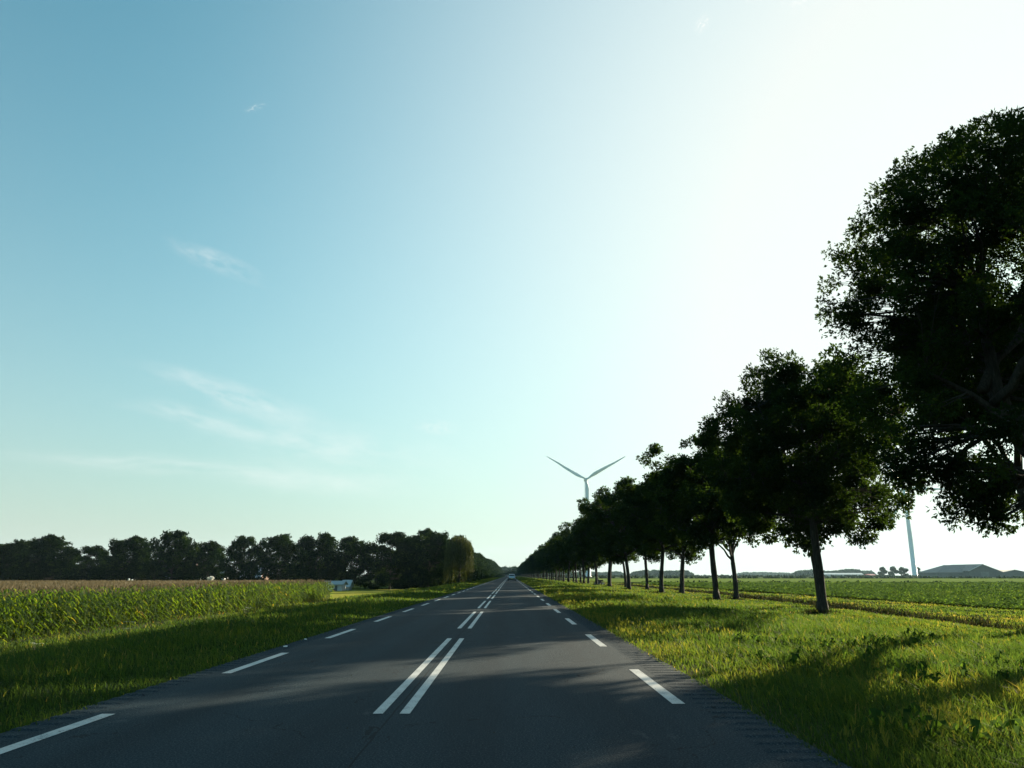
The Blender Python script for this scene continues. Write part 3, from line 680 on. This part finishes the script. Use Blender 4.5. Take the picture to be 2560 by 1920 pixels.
# left roadside row beyond the willow
y = 158; i = 0
while y < 1000:
    x = -13.2+rr.uniform(-.6, .6); lab = ('first leafy roadside tree past the weeping willow, left of the road' if i == 0 else ('second leafy roadside tree past the willow, left of the road' if i == 1 else 'leafy tree in the far row receding along the left roadside'))
    s = rr.uniform(.85, 1.0)*(.92 if y < 400 else 1)
    put_tree('roadside_tree', LV[(0, 1, 3)[i % 3]], (x-(2 if i == 0 else 0), y, gz(-12, y)-.3), rr.uniform(0, 6.28), (s*.95, s*.95, s*1.04), lab, 'tree', 'trees along the left side of the road')
    y += 12.5+rr.uniform(-1, 1); i += 1

# weeping willow
def willow():
    rng = np.random.RandomState(77); tr = MB()
    tr.tube([(0, 0, -.3), (0, 0, .5), (.1, 0, 3), (.2, .1, 5.5), (.1, 0, 8)], [.5, .36, .3, .2, .08], 8)
    V = []; n = 520; tone = []
    P = []; 
    for i in range(n):
        a = rng.uniform(0, 6.28); r = 3.3*rng.uniform(.15, 1)**.6; ztop = 8.6-(r/3.3)**2.2*2.2+rng.normal(0, .3); L_ = rng.uniform(2.0, 7.5)*(.5+.5*r/3.3)
        zb = max(.5, ztop-L_); m = int((ztop-zb)/.16)
        z = np.linspace(ztop, zb, m); drift = 1+.15*(ztop-z)/7
        P.append(np.stack([np.cos(a)*r*drift+rng.normal(0, .07, m), np.sin(a)*r*drift+rng.normal(0, .07, m), z], 1)); tone.append(np.full(m, np.clip(rng.normal(.5, .22), 0, 1)))
        if i % 12 == 0: tr.tube([(.1, 0, 4+2*rng.uniform()), (math.cos(a)*r*.6, math.sin(a)*r*.6, ztop+.1), (math.cos(a)*r, math.sin(a)*r, ztop-.3)], [.12, .06, .02], 4)
    P = np.concatenate(P); t = np.concatenate(tone); n = len(P)
    V, F, T = blades(P, -rng.uniform(.28, .5, n), rng.uniform(.07, .13, n), rng.uniform(.05, .35, n), t, rng)
    o = empty('weeping_willow', (-8.6, 129, gz(-8.6, 129)-.2), .4, label='yellow-green weeping willow hanging to the ground at the end of the left belt', cat='tree')
    o.scale = (.72, .72, .93)
    link('trunk', tr.mesh('trunk', M_bark, True), o); link('crown', np_mesh('crown', V, F, M_willow, T), o)
willow()

# dark tufts round the avenue trunk feet
rng = np.random.RandomState(71); Q = []
for o in list(COL.objects):
    if o.name.startswith('avenue_tree') and 10 < o.location.y < 170:
        k = int(260*min(1, 40/o.location.y)**.4); r = .25+np.abs(rng.normal(0, .45, k)); a = rng.uniform(0, 6.28, k); Q.append(np.stack([o.location.x+r*np.cos(a)-.2, o.location.y+r*np.sin(a), r], 1))
Q = np.concatenate(Q); n = len(Q); hh = .42*np.exp(-Q[:, 2]/.7)*rng.uniform(.5, 1.2, n)+.05
V, F, T = blades(np.stack([Q[:, 0], Q[:, 1], ground_z(Q[:, 0], Q[:, 1])-.02], 1), hh, .012*np.maximum(1, Q[:, 1]/14)**.8*rng.uniform(.7, 1.6, n), rng.uniform(.1, .9, n), np.clip(rng.normal(.3, .25, n), 0, 1), rng)
tag(link('trunk_foot_weeds', np_mesh('trunk_foot_weeds', V, F, M_dry, T)), label='dark weed tufts round the feet of the avenue trunks', kind='stuff')

# masses of far woodland
def wood(name, x0, x1, y0, y1, H, n, ls, seed, label, z0=-.6):
    rng = np.random.RandomState(seed); c = n
    x = rng.uniform(x0, x1, c); y = rng.uniform(y0, y1, c)
    prof = H*(.72+.20*noise2(x, y*0, (x1-x0)/5+8)+.10*noise2(x+31, y*0, 9)); e = np.minimum(1, np.minimum(x-x0, x1-x)/(.10*(x1-x0)+3)); prof = prof*np.clip(e, .25, 1)**.5
    z = z0+prof*rng.uniform(0.02, 1, c)**.7
    V, F, T = leaf_cloud(rng, np.stack([x, y, z], 1), np.full(c, H*.06), 5, ls, ls*.7, np.array([(x0+x1)/2, (y0+y1)/2, 0]), 4, .1)
    return tag(link(name, np_mesh(name, V, F, M_crown2, T)), label=label, kind='stuff')
wood('far_wood', -75, 95, 1060, 1130, 14, 2600, 1.6, 1, 'hazy wood closing the far end of the road')
def fw(px0, px1, d, top, seed, label):
    wood('far_wood', (px0-1275)/1930*d, (px1-1275)/1930*d, d, d+40, (1439-top)/1993*d+1.9, int(900+10*(px1-px0)), 2.0*d/1200, seed, label)
fw(1440, 1562, 1500, 1429, 2, 'pale hazy wood showing between the far avenue trunks')
fw(1586, 1640, 1150, 1428, 3, 'grey-blue far copse, left half of a pair behind the avenue trunks')
fw(1630, 1734, 1150, 1424, 4, 'grey-blue far copse, longer right half of a pair behind the avenue trunks')
fw(1850, 1985, 2100, 1433, 5, 'faint low wood on the horizon left of the big trunk')
fw(2003, 2070, 1250, 1425, 6, 'flat-topped far copse just right of the big trunk')
fw(2060, 2165, 1300, 1427, 7, 'hazy tree clump on the horizon above the greenhouse roofs')
fw(2125, 2160, 1280, 1420, 8, 'taller rounded hazy clump on the horizon')
fw(2160, 2190, 1500, 1429, 9, 'small faint clump left of the four round trees')
# thin hedge lines across the fields
def hedge(y0, h, seed, x0, x1, lab):
    rng = np.random.RandomState(seed); n = int((x1-x0)*1.6); x = rng.uniform(x0, x1, n)
    V, F, T = leaf_cloud(rng, np.stack([x, y0+rng.normal(0, 1.0, n), -.5+h*rng.uniform(0, .8, n)], 1), np.full(n, .25), 4, y0*.0018, y0*.0013, np.array([x0, y0, -50]), 4, 0)
    tag(link('reed_strip', np_mesh('reed_strip', V, F, M_crown2, T)), label=lab, kind='stuff')
hedge(168, .45, 1, 26, 260, 'low rough strip at the far edge of the beet field')
hedge(430, .75, 2, 26, 620, 'dark reedy ditch line across the far fields')
hedge(770, 1.1, 3, 26, 1100, 'thin dark line of growth at the horizon on the right')

# four round trees by the turbine
RT = make_tree(160, 11.0, 5.6, 2.2, 140, 22, .7, .42, r0=.3, zb=1.6, nl=7, sigk=.75, k=4, mat=M_crown2, prof=([0, .1, .4, .7, .9, 1], [.6, .85, 1.0, .85, .55, .2]))
for px, lab in ((2210, 'leftmost of the four small round trees near the right turbine'), (2236, 'second from left of the four small round trees near the right turbine'),
                (2260, 'round tree just left of the right turbine foot'), (2294, 'round tree half hidden behind the right turbine foot')):
    d = 830; x = (px-1275)/1930*d; put_tree('round_tree', RT, (x, d, -.6), rr.uniform(0, 6), (.88, .88, rr.uniform(.92, 1.04)), lab, 'tree', 'round trees beside the right turbine')
for px, s, lab in ((2200, .5, 'small dark bush left of the four round trees'), (2225, .55, 'small dark bush between the first two round trees')):
    d = 800; x = (px-1275)/1930*d; put_tree('field_bush', sh, (x, d, -.6), 1, (s, s, .8), lab, 'bush', 'bushes near the round trees')

# ------------------------------------------------------------------ wind turbines
def turbine(loc, hub_h, blade, blade_deg, yaw, label):
    o = empty('wind_turbine', loc, yaw, label=label, cat='wind turbine', group='wind turbines beyond the avenue')
    b = MB(); b.tube([(0, 0, 0), (0, 0, .6), (0, 0, .61), (0, 0, hub_h*.5), (0, 0, hub_h-1.2)], [3.1, 3.1, 2.5, 2.05, 1.35], 24); b.build('tower', M_white, o, True)
    b = MB(); b.tube([(0, -2.6, hub_h), (0, -2.2, hub_h), (0, 0, hub_h+.1), (0, 4, hub_h+.2), (0, 7.5, hub_h+.1), (0, 8.2, hub_h)], [.9, 1.5, 1.9, 1.9, 1.5, .6], 14); nac = b.build('nacelle', M_white, o, True)
    b = MB(); b.box(-.06, .06, 6.2, 6.4, hub_h+1.4, hub_h+3.6); b.box(-.7, .7, 6.24, 6.36, hub_h+3.2, hub_h+3.4); b.build('wind_vane', M_grey, nac)
    b = MB(); b.tube([(0, -5.6, hub_h), (0, -5.2, hub_h), (0, -4.2, hub_h), (0, -2.7, hub_h)], [.1, .9, 1.55, 1.6], 14); b.build('rotor_hub', M_white, o, True)
    for a in blade_deg:
        V = []; F = []; ts = [0, .04, .10, .2, .35, .5, .7, .88, .97, 1.0]; ch = [1.7, 1.7, 2.5, 3.5, 3.0, 2.45, 1.7, 1.05, .55, .1]; th = [1.7, 1.6, 1.2, .85, .6, .45, .3, .18, .1, .03]
        for t, c, k in zip(ts, ch, th):
            tw = R_(22*(1-t)**2+3)
            for q in range(10):
                g = 2*math.pi*q/10; px = (math.cos(g)*.5-.18*(c > 1.75))*c*(1); py = math.sin(g)*.5*k
                V.append((px*math.cos(tw)-py*math.sin(tw), px*math.sin(tw)+py*math.cos(tw)-1.6*t*t, 1.0+t*(blade-1.0)))
        for i in range(len(ts)-1):
            for q in range(10): F.append((i*10+q, i*10+(q+1) % 10, (i+1)*10+(q+1) % 10, (i+1)*10+q))
        F.append(tuple(range(9, -1, -1))); F.append(tuple((len(ts)-1)*10+q for q in range(10)))
        Mx = Matrix.Translation((0, -4.0, hub_h)) @ Matrix.Rotation(R_(a), 4, 'Y')
        m = MB(); m.add([tuple(Mx @ Vector(v)) for v in V], F); m.build('blade', M_white, o, True)
    return o
T1D = 730; turbine(((1463-1275)/1930*T1D+3.0, T1D, -.6), 92, 45, (-60, 60, 180), 0.0, 'white wind turbine rising above the avenue, its two upper blades forming a V')
T2D = 800
turbine(((2289-1275)/1930*T2D, T2D, -.6), 90, 45, (90, -30, 210), R_(-5), 'white wind turbine on the right, rotor hidden by crowns, tower standing bare in the field')

# ------------------------------------------------------------------ barns and far buildings (right)
def barn():
    d = 600; X0 = lambda px: (px-1275)/1930*d; zp = lambda py: 1.31+(1438-py)/1993*d; z0 = -.6
    o = empty('barn', (X0(2450), d, z0), 0, label='large dark farm shed with a pale-edged gable, on the horizon at right', cat='barn', group='farm sheds at right')
    def loc(px, y, z): return (X0(px)-X0(2450), y, z-z0)
    ev = 3.6; rg = zp(1411)
    # cross gable hall
    xl, xr, xm = 2424, 2512, 2461
    b = MB(); P = [loc(xl, 0, z0), loc(xr, 0, z0), loc(xr, 0, ev-.5), loc(xm, 0, rg-.1), loc(xl, 0, ev+.6)]; Q = [(x, 42, z) for x, y_, z in P]
    b.add(P+Q, [(0, 1, 2, 3, 4), (9, 8, 7, 6, 5), (1, 6, 7, 2), (5, 0, 4, 9), (0, 5, 6, 1)]); wl = b.build('wall', M_dark, o)
    b = MB()
    for a, c in ((P[3], P[2]), (P[4], P[3])):
        a = Vector(a); c = Vector(c); dr = (c-a).normalized(); a = a-dr*(.0); c2 = c+dr*.0; nrm = Vector((-dr.z, 0, dr.x)); nrm = nrm if nrm.z > 0 else -nrm
        vv = [a+nrm*.02, c2+nrm*.02, c2+nrm*.35, a+nrm*.35]
        b.add([(v.x, -.5, v.z) for v in vv]+[(v.x, 42.5, v.z) for v in vv], [(0, 1, 2, 3), (7, 6, 5, 4), (3, 2, 6, 7), (0, 4, 5, 1), (1, 5, 6, 2), (0, 3, 7, 4)])
    rf = b.build('roof', M_roof, o)
    b = MB(); a = Vector(P[4]); c = Vector(P[3]); b.tube([(a.x-.2, -.75, a.z+.2), (c.x, -.75, c.z+.25)], [.28, .28], 6); b.build('bargeboard', M_trim, rf)
    # long hall behind, hipped to the left
    b = MB(); W = [loc(2358, 6, z0), loc(2423.5, 6, z0), loc(2423.5, 6, ev-.4), loc(2358, 6, ev-.4)]; W2 = [(x, 36, z) for x, y_, z in W]
    b.add(W+W2, [(0, 1, 2, 3), (7, 6, 5, 4), (4, 0, 3, 7), (1, 5, 6, 2)]); b.build('wall', M_dark, o)
    E = [loc(2356, 5.4, ev-.38), loc(2424, 5.4, ev-.38), loc(2424, 36.6, ev-.38), loc(2356, 36.6, ev-.38), loc(2399, 19, rg-.3), loc(2459, 19, rg-.3)]
    b = MB(); b.add(E, [(0, 1, 5, 4), (2, 3, 4, 5), (3, 0, 4), (3, 2, 1, 0)]); b.build('roof', M_roof, o)
    b = MB(); b.box(*[X0(2455)-X0(2450), X0(2475)-X0(2450)], -.12, -.02, .1, 4.2); b.build('door', M_roof, o)
    # second shed
    d = 640
    o = empty('barn', (X0(2540), 640, z0), 0, label='lower dark shed right of the big barn, partly outside the frame', cat='barn', group='farm sheds at right')
    hw = 15; b = MB()
    P = [(-hw, 0, 0), (hw, 0, 0), (hw, 0, 3.0), (0, 0, 6.0), (-hw, 0, 3.0)]; Q = [(x, 30, z) for x, y_, z in P]
    b.add(P+Q, [(0, 1, 2, 3, 4), (9, 8, 7, 6, 5), (1, 6, 7, 2), (5, 0, 4, 9)]); b.build('wall', M_dark, o)
    b = MB()
    for s in (-1, 1):
        vv = [(0, 6.03), (s*hw*1.03, 2.95), (s*hw*1.03, 3.25), (0, 6.35)]
        b.add([(x, -.5, z) for x, z in vv]+[(x, 30.5, z) for x, z in vv], [(0, 1, 2, 3), (7, 6, 5, 4), (3, 2, 6, 7), (0, 4, 5, 1), (1, 5, 6, 2)])
    rf = b.build('roof', M_roof, o); b = MB(); b.tube([(-8, -.7, 4.6), (-1, -.7, 6.0)], [.2, .2], 6); b.build('bargeboard', M_trim, rf)
    b = MB(); b.box(-11, -9.6, -.1, -.02, 2.8, 3.6); b.build('window', M_pwhite, o)
barn()
def gh(px0, px1, d, h, lab, mt, nm='greenhouse', cat='greenhouse'):
    x0 = (px0-1275)/1930*d; x1 = (px1-1275)/1930*d; o = empty(nm, ((x0+x1)/2, d, -.6), 0, label=lab, cat=cat); hw = (x1-x0)/2
    b = MB(); b.box(-hw, hw, 0, 14, 0, h*.6); b.build('wall', M_grey if nm == 'greenhouse' else M_brick, o)
    b = MB(); b.add([(-hw-.3, -.3, h*.6+.01), (hw+.3, -.3, h*.6+.01), (hw+.3, 14.3, h*.6+.01), (-hw-.3, 14.3, h*.6+.01), (-hw-.3, 7, h), (hw+.3, 7, h)], [(0, 1, 5, 4), (2, 3, 4, 5), (1, 2, 5), (3, 0, 4), (3, 2, 1, 0)]); b.build('roof', mt, o)
gh(2052, 2160, 1100, 4.8, 'long pale low greenhouse on the horizon right of the big trunk', M_green)
gh(2174, 2192, 780, 3.0, 'tiny red-brown shed on the horizon left of the round trees', M_red, 'field_shed', 'shed')

# ------------------------------------------------------------------ buildings under the left belt
def house(px0, px1, d, wall_h, ridge, depth, wm, rm, label, name='farmhouse', wins=3, zg=-1.25, ry=0):
    x0 = (px0-1275)/1930*d; x1 = (px1-1275)/1930*d; hw = (x1-x0)/2
    o = empty(name, ((x0+x1)/2, d, zg), ry, label=label, cat=name.replace('_', ' '))
    b = MB(); P = [(-hw, 0, 0), (hw, 0, 0), (hw, depth, 0), (-hw, depth, 0)]; T_ = [(x, y_, wall_h) for x, y_, z in P]
    b.add(P+T_+[(-hw, depth/2, ridge), (hw, depth/2, ridge)], [(0, 1, 5, 4), (2, 3, 7, 6), (1, 2, 6, 9, 5), (3, 0, 4, 8, 7)]); b.build('wall', wm, o)
    b = MB(); e = .35; t = .12; sl_ = (ridge-wall_h)/(depth/2)
    for s in (0, 1):
        yo = -e if s == 0 else depth+e; ym = depth/2
        q = [(-hw-e, yo, wall_h-e*sl_+.02), (hw+e, yo, wall_h-e*sl_+.02), (hw+e, ym, ridge+.02), (-hw-e, ym, ridge+.02)]
        b.add(q+[(x, y_, z+t) for x, y_, z in q], [(0, 1, 2, 3), (4, 5, 6, 7), (0, 1, 5, 4), (1, 2, 6, 5), (3, 0, 4, 7)])
    b.build('roof', rm, o)
    for k in range(wins):
        x = -hw+(k+.5)*2*hw/wins; b = MB(); b.box(x-.5, x+.5, -.06, -.01, wall_h*.38, wall_h*.82); f = b.build('window', M_pwhite, o)
        b = MB(); b.box(x-.42, x+.42, -.08, -.061, wall_h*.38+.07, wall_h*.82-.07); b.build('pane', M_glass, f)
    b = MB(); b.box(hw-1.6, hw-.7, -.05, -.01, .02, min(2.0, wall_h*.85)); b.build('door', M_dark, o)
    return o
house(375, 470, 172, 2.2, 5.6, 9, M_brick, M_blueroof, 'low house with a slate blue roof half hidden under the airy tree')
house(478, 560, 176, 2.6, 4.4, 7, M_grey, M_blueroof, 'grey outbuilding behind the white bush', 'outbuilding', 4)
house(596, 650, 168, 2.2, 4.2, 7, M_brick, M_grey, 'small house with a pale roof under the narrow dark tree', 'farmhouse', 2)
house(716, 770, 168, 2.4, 4.0, 7, M_brick, M_trim, 'brick house with a pale roof line right of the dome-shaped tree', 'farmhouse', 3)
house(806, 856, 128, 1.05, 1.5, 3.2, M_grey, plain('zinc_roof', (.24, .29, .31), .5), 'pale grey garden shed with bright low roof at the edge of the meadow', 'shed', 1)
house(858, 873, 134, .7, 1.6, 3.0, M_grey, M_grey, 'little pointed grey hut right of the pale shed', 'hut', 0)
# long white low trough / fence line and white bits above the maize
o = empty('white_rail', ((272-1275)/1930*90, 90, -1.25), .0, label='long thin white rail just above the maize tops', cat='rail')
b = MB(); b.box(-1.25, 1.25, -.04, .04, 1.50, 1.60); b.build('rail', M_pwhite, o)
for x in (-1.2, 0, 1.2):
    b = MB(); b.box(x-.04, x+.04, .045, .12, 0, 1.5); b.build('post', M_pwhite, o)
for px, hgt, lab in ((325, 1.95, 'left of two short white posts above the maize'), (333, 1.85, 'right of two short white posts above the maize')):
    o = empty('white_post', ((px-1275)/1930*100, 100, -1.25), 0, label=lab, cat='post', group='white posts beyond the maize')
    b = MB(); b.tube([(0, 0, 0), (0, 0, hgt), (0, 0, hgt+.05)], [.10, .10, .03], 8); b.build('shaft', M_pwhite, o)
    b = MB(); b.tube([(0, 0, hgt+.051), (0, 0, hgt+.12), (0, 0, hgt+.2)], [.13, .13, .04], 8); b.build('cap', M_pwhite, o)
o = empty('pale_post', ((780-1275)/1930*105, 105, -1.25), 0, label='pale wooden post standing at the end of the maize', cat='post')
b = MB(); b.tube([(0, 0, -.1), (0, 0, 1.45), (0, 0, 1.5)], [.14, .13, .06], 8); b.build('shaft', plain('pale_wood', (.45, .36, .32), .8), o)
# white flowering bush
rng = np.random.RandomState(51)
c = np.stack([rng.normal(0, .15, 60), rng.normal(0, .15, 60), rng.uniform(.9, 2.0, 60)], 1)
V, F, T = leaf_cloud(rng, c, np.full(60, .10), 10, .16, .14, np.array([0, 0, 1.0]), 5, 0)
M_bloom = leafmat('white_blossom', [(0, (.60, .60, .56)), (1, (.82, .82, .78))], .3, (1, 1, 1), .1)
o = empty('white_flowering_bush', ((528-1275)/1930*115, 115, -1.1), 0, label='bright white flowering bush rising behind the maize', cat='bush')
link('blossom', np_mesh('blossom', V, F, M_bloom, T), o)
b = MB()
for k in range(6): b.tube([(0, 0, 0), (rng.normal(0, .12), rng.normal(0, .12), 1.0), tuple(c[k])], [.03, .025, .01], 5)
b.build('stems', M_bark, o)
# row of small white arches (fence) beneath the trees
o = empty('arched_fence', ((487-1275)/1930*150, 150, -1.25), 0, label='small row of pale arches under the trees left of the white bush', cat='fence')
for k in range(5):
    x = -1.8+k*.95; b = MB(); pts = [(x-.3, 0, 0), (x-.3, 0, 1.6)]+[(x+.3*math.cos(R_(a)), 0, 1.6+.35*math.sin(R_(a))) for a in (150, 120, 90, 60, 30)]+[(x+.3, 0, 1.6), (x+.3, 0, 0)]
    b.tube(pts, [.05]*len(pts), 5); b.build('arch', M_trim, o)

# ------------------------------------------------------------------ car ahead
def make_car(label, loc, rz, paint):
    o = empty('car', loc, rz, label=label, cat='car')
    # lofted body: half sections along y (rear = -2.05), (y, halfwidth bottom, belt z, roof z, roof halfwidth)
    S = [(-2.08, .70, .42, .80, .66), (-2.02, .84, .30, .98, .78), (-1.80, .88, .24, 1.02, .82), (-1.0, .89, .22, 1.02, .84), (0, .89, .22, 1.0, .84), (.9, .89, .22, .97, .82), (1.5, .87, .24, .86, .76), (1.95, .80, .30, .72, .68), (2.08, .66, .40, .60, .58)]
    V = []; F = []
    for y_, hw, zb_, zt, tw in S:
        V += [(-hw*.93, y_, zb_), (-hw, y_, zb_+.18), (-hw, y_, (zb_+zt)/2+.1), (-tw, y_, zt), (0, y_, zt+.03), (tw, y_, zt), (hw, y_, (zb_+zt)/2+.1), (hw, y_, zb_+.18), (hw*.93, y_, zb_)]
    m = 9
    for i in range(len(S)-1):
        for q in range(m): F.append((i*m+q, (i+1)*m+q, (i+1)*m+(q+1) % m, i*m+(q+1) % m))
    F.append(tuple(range(m))); F.append(tuple((len(S)-1)*m+q for q in range(m))[::-1])
    b = MB(); b.add(V, F); body = b.build('body', paint, o, False)
    # cabin
    Cb = [(-1.95, .76, 1.0, .70, 1.10), (-1.62, .76, 1.0, .60, 1.46), (-1.2, .78, 1.0, .60, 1.52), (0.0, .79, 1.0, .60, 1.52), (.35, .79, .98, .60, 1.46), (1.15, .74, .93, .62, .99)]
    V = []; F = []
    for y_, w0, z0_, w1, z1_ in Cb: V += [(-w0, y_, z0_), (-w1, y_, z1_), (w1, y_, z1_), (w0, y_, z0_)]
    for i in range(len(Cb)-1):
        for q in range(3): F.append((i*4+q, (i+1)*4+q, (i+1)*4+q+1, i*4+q+1))
    F.append((0, 1, 2, 3)); F.append(tuple(len(V)-4+q for q in (3, 2, 1, 0)))
    b = MB(); b.add(V, F); b.build('roof', paint, o)
    b = MB(); b.add([(-.66, -1.935, 1.09), (.66, -1.935, 1.09), (.54, -1.665, 1.42), (-.54, -1.665, 1.42)], [(0, 1, 2, 3)]); b.V[-1] += np.array([0, -.02, .01]); b.build('rear_window', M_glass, o)
    b = MB(); b.add([(-.66, 1.09, 1.03), (.66, 1.09, 1.03), (.56, .42, 1.44), (-.56, .42, 1.44)], [(0, 1, 2, 3)]); b.V[-1] += np.array([0, .02, .02]); b.build('windscreen', M_glass, o)
    for s in (-1, 1):
        b = MB(); b.add([(s*.795, -1.5, 1.04), (s*.80, .85, 1.03), (s*.63, .25, 1.45), (s*.625, -1.35, 1.46)], [(0, 1, 2, 3)]); b.V[-1] += np.array([s*.012, 0, 0]); b.build('side_window', M_glass, o)
        b = MB(); b.box(s*.78-.10, s*.78+.10, -2.10, -2.0, .72, .93); b.build('tail_light', M_red, o)
        b = MB(); b.box(s*.98-.09, s*.98+.09, .55, .68, .98, 1.12); b.build('wing_mirror', paint, o)
        b = MB(); b.box(s*.62-.14, s*.62+.14, 2.0, 2.1, .52, .66); b.build('headlight', M_pwhite, o)
        for y_ in (-1.28, 1.30):
            b = MB(); b.tube([(s*.70, y_, .31), (s*.72, y_, .31), (s*.90, y_, .31), (s*.92, y_, .31)], [.25, .31, .31, .25], 18); wl = b.build('wheel', M_black, o)
            b = MB(); b.tube([(s*.921, y_, .31), (s*.93, y_, .31)], [.19, .17], 14); b.build('rim', M_grey, wl)
    b = MB(); b.box(-.86, .86, -2.16, -2.03, .30, .56); bu = b.build('rear_bumper', M_black, o)
    b = MB(); b.box(-.26, .26, -2.18, -2.165, .42, .53); b.build('licence_plate', M_plate, bu)
    return o
make_car('pale blue hatchback driving ahead in the right lane', (.42, 182, .01), 0, M_carp)
make_car('tiny dark car far off in the left lane beside the pale hatchback', (-2.3, 560, .01), math.pi, plain('car_paint_dark', (.05, .06, .07), .3, metal=.3))

# ------------------------------------------------------------------ parked motorcycle between the trees
def motorcycle():
    o = empty('motorcycle', (15.1, 131, gz(15.1, 131)), R_(55), label='dark parked motorcycle with a bright lamp, standing between two avenue trunks', cat='motorcycle')
    for y_, nm in ((-.72, 'wheel'), (.72, 'wheel')):
        b = MB(); pts = [(0, y_+.27*math.cos(2*math.pi*k/16), .32+.27*math.sin(2*math.pi*k/16)) for k in range(17)]; b.tube(pts, [.07]*17, 6, cap=False)
        w_ = b.build(nm, M_black, o); b = MB(); b.tube([(-.06, y_, .32), (.06, y_, .32)], [.12, .12], 10); b.build('rim', M_grey, w_)
    b = MB(); b.tube([(0, -.45, .55), (0, -.1, .62), (0, .2, .85), (0, .42, .92)], [.14, .2, .17, .1], 10); b.build('fuel_tank', M_black, o, True)
    b = MB(); b.tube([(0, -.85, .85), (0, -.5, .78), (0, -.15, .78)], [.06, .13, .12], 8); b.build('seat', M_black, o, True)
    b = MB(); b.box(-.16, .16, -.25, .25, .22, .56); b.build('engine', M_dark, o)
    b = MB()
    for s in (-1, 1): b.tube([(s*.09, .72, .32), (s*.09, .45, .98)], [.03, .03], 6)
    b.build('front_fork', M_grey, o)
    b = MB(); b.tube([(-.38, .28, 1.05), (-.1, .42, 1.0), (.1, .42, 1.0), (.38, .28, 1.05)], [.02]*4, 6); b.build('handlebar', M_black, o)
    b = MB(); b.tube([(0, .46, .88), (0, .52, .88), (0, .60, .88)], [.06, .11, .10], 10); b.build('headlight', M_pwhite, o)
    b = MB(); b.tube([(.15, .05, .3), (.2, -.5, .32), (.2, -.9, .42)], [.04, .05, .06], 7); b.build('exhaust', M_grey, o)
motorcycle()

# ------------------------------------------------------------------ small things on the verges
def umbel(loc, h, seed, label):
    rg = np.random.RandomState(seed); o = empty('umbel_flower', loc, rg.uniform(0, 6), label=label, cat='wildflower', group='umbel wildflowers in the left verge')
    b = MB(); b.tube([(0, 0, -.05), (.02, 0, h*.5), (0, .03, h*.82)], [.006, .005, .003], 5)
    tops = []
    for k in range(3):
        a = k*2.1+rg.uniform(0, 1); e = (math.cos(a)*.14, math.sin(a)*.14, h*rg.uniform(.88, 1.0)); b.tube([(0, .0, h*.5), (e[0]*.6, e[1]*.6, h*.75), e], [.004, .003, .002], 4); tops.append(e)
    b.build('stem', M_wood, o)
    V = []; F = []
    for e in tops:
        for q in range(26):
            r = .065*math.sqrt(rg.uniform()); a = rg.uniform(0, 6.28); x, y_ = e[0]+r*math.cos(a), e[1]+r*math.sin(a); s = .009; n = len(V); z = e[2]+.02-r*r*3
            V += [(x-s, y_, z), (x, y_-s, z+.003), (x+s, y_, z), (x, y_+s, z+.003)]; F.append((n, n+1, n+2, n+3))
    link('flower_head', np_mesh('flower_head', np.array(V), np.array(F), M_bloom, np.full(len(V), .5)), o)
for k, (x, y, h, lab) in enumerate([(-11.6, 24.0, .62, 'tallest pale umbel flower in the left verge before the dark maize stretch'), (-12.3, 25.5, .5, 'shorter umbel flower beside the tallest one'),
                                  (-12.6, 21.0, .45, 'low flat umbel at the foot of the maize, lone'), (-13.5, 40.0, .75, 'cluster-topped umbel near the end of the maize'), (-13.9, 41.5, .8, 'umbel at the end of the maize, farthest from camera')]):
    umbel((x, y, gz(x, y)), h, k, lab)
for k, (x, y, s, lab) in enumerate([(-4.15, 14.6, .022, 'crumpled white scrap of litter at the left road edge, nearer one'), (-4.2, 16.2, .016, 'small white scrap at the left road edge, farther one')]):
    rg = np.random.RandomState(k); import bmesh
    bm = bmesh.new(); bmesh.ops.create_icosphere(bm, subdivisions=2, radius=1)
    for v in bm.verts: v.co *= rg.uniform(.6, 1.2); v.co = Vector((v.co.x*s*2, v.co.y*s*1.2, v.co.z*s*.6))
    me = bpy.data.meshes.new('litter'); bm.to_mesh(me); bm.free(); me.materials.append(M_pwhite)
    o = link('litter', me, None, (x, y, .035)); tag(o, lab, 'litter', 'litter at the left road edge')
rng = np.random.RandomState(61)
n = 150; P = np.stack([rng.uniform(-4.1, 2.2, n), 4+rng.uniform(0, 1, n)**1.5*30, np.full(n, .008)], 1); a = rng.uniform(0, 6.28, n); s = rng.uniform(.008, .022, n)
d1 = np.stack([np.cos(a), np.sin(a), rng.uniform(.1, .4, n)], 1)*s[:, None]; d2 = np.stack([-np.sin(a), np.cos(a), rng.uniform(0, .2, n)], 1)*s[:, None]*.5
V = np.stack([P-d1*0, P+d1*.5+d2, P+d1, P+d1*.5-d2], 1).reshape(-1, 3)
tag(link('fallen_leaf_litter', np_mesh('fallen_leaf_litter', V, (np.arange(n)*4)[:, None]+np.array([0, 1, 2, 3]), M_dry, rng.uniform(.3, 1, n*4))), label='tiny dry leaf bits scattered on the asphalt', kind='stuff')

# ------------------------------------------------------------------ haze
m, t = newmat('haze'); pv = nd(t, 'ShaderNodeVolumePrincipled', i_Density=0.00007, i_Anisotropy=.15); pv.inputs['Color'].default_value = (.55, .85, 1.0, 1)
oo = nd(t, 'ShaderNodeOutputMaterial'); t.links.new(pv.outputs[0], oo.inputs['Volume'])
b = MB(); b.box(-4510, 4510, -4510, 4510, -2.6, 150); hz = b.build('haze', m); tag(hz, kind='stuff', label='thin pale evening haze over the fields')
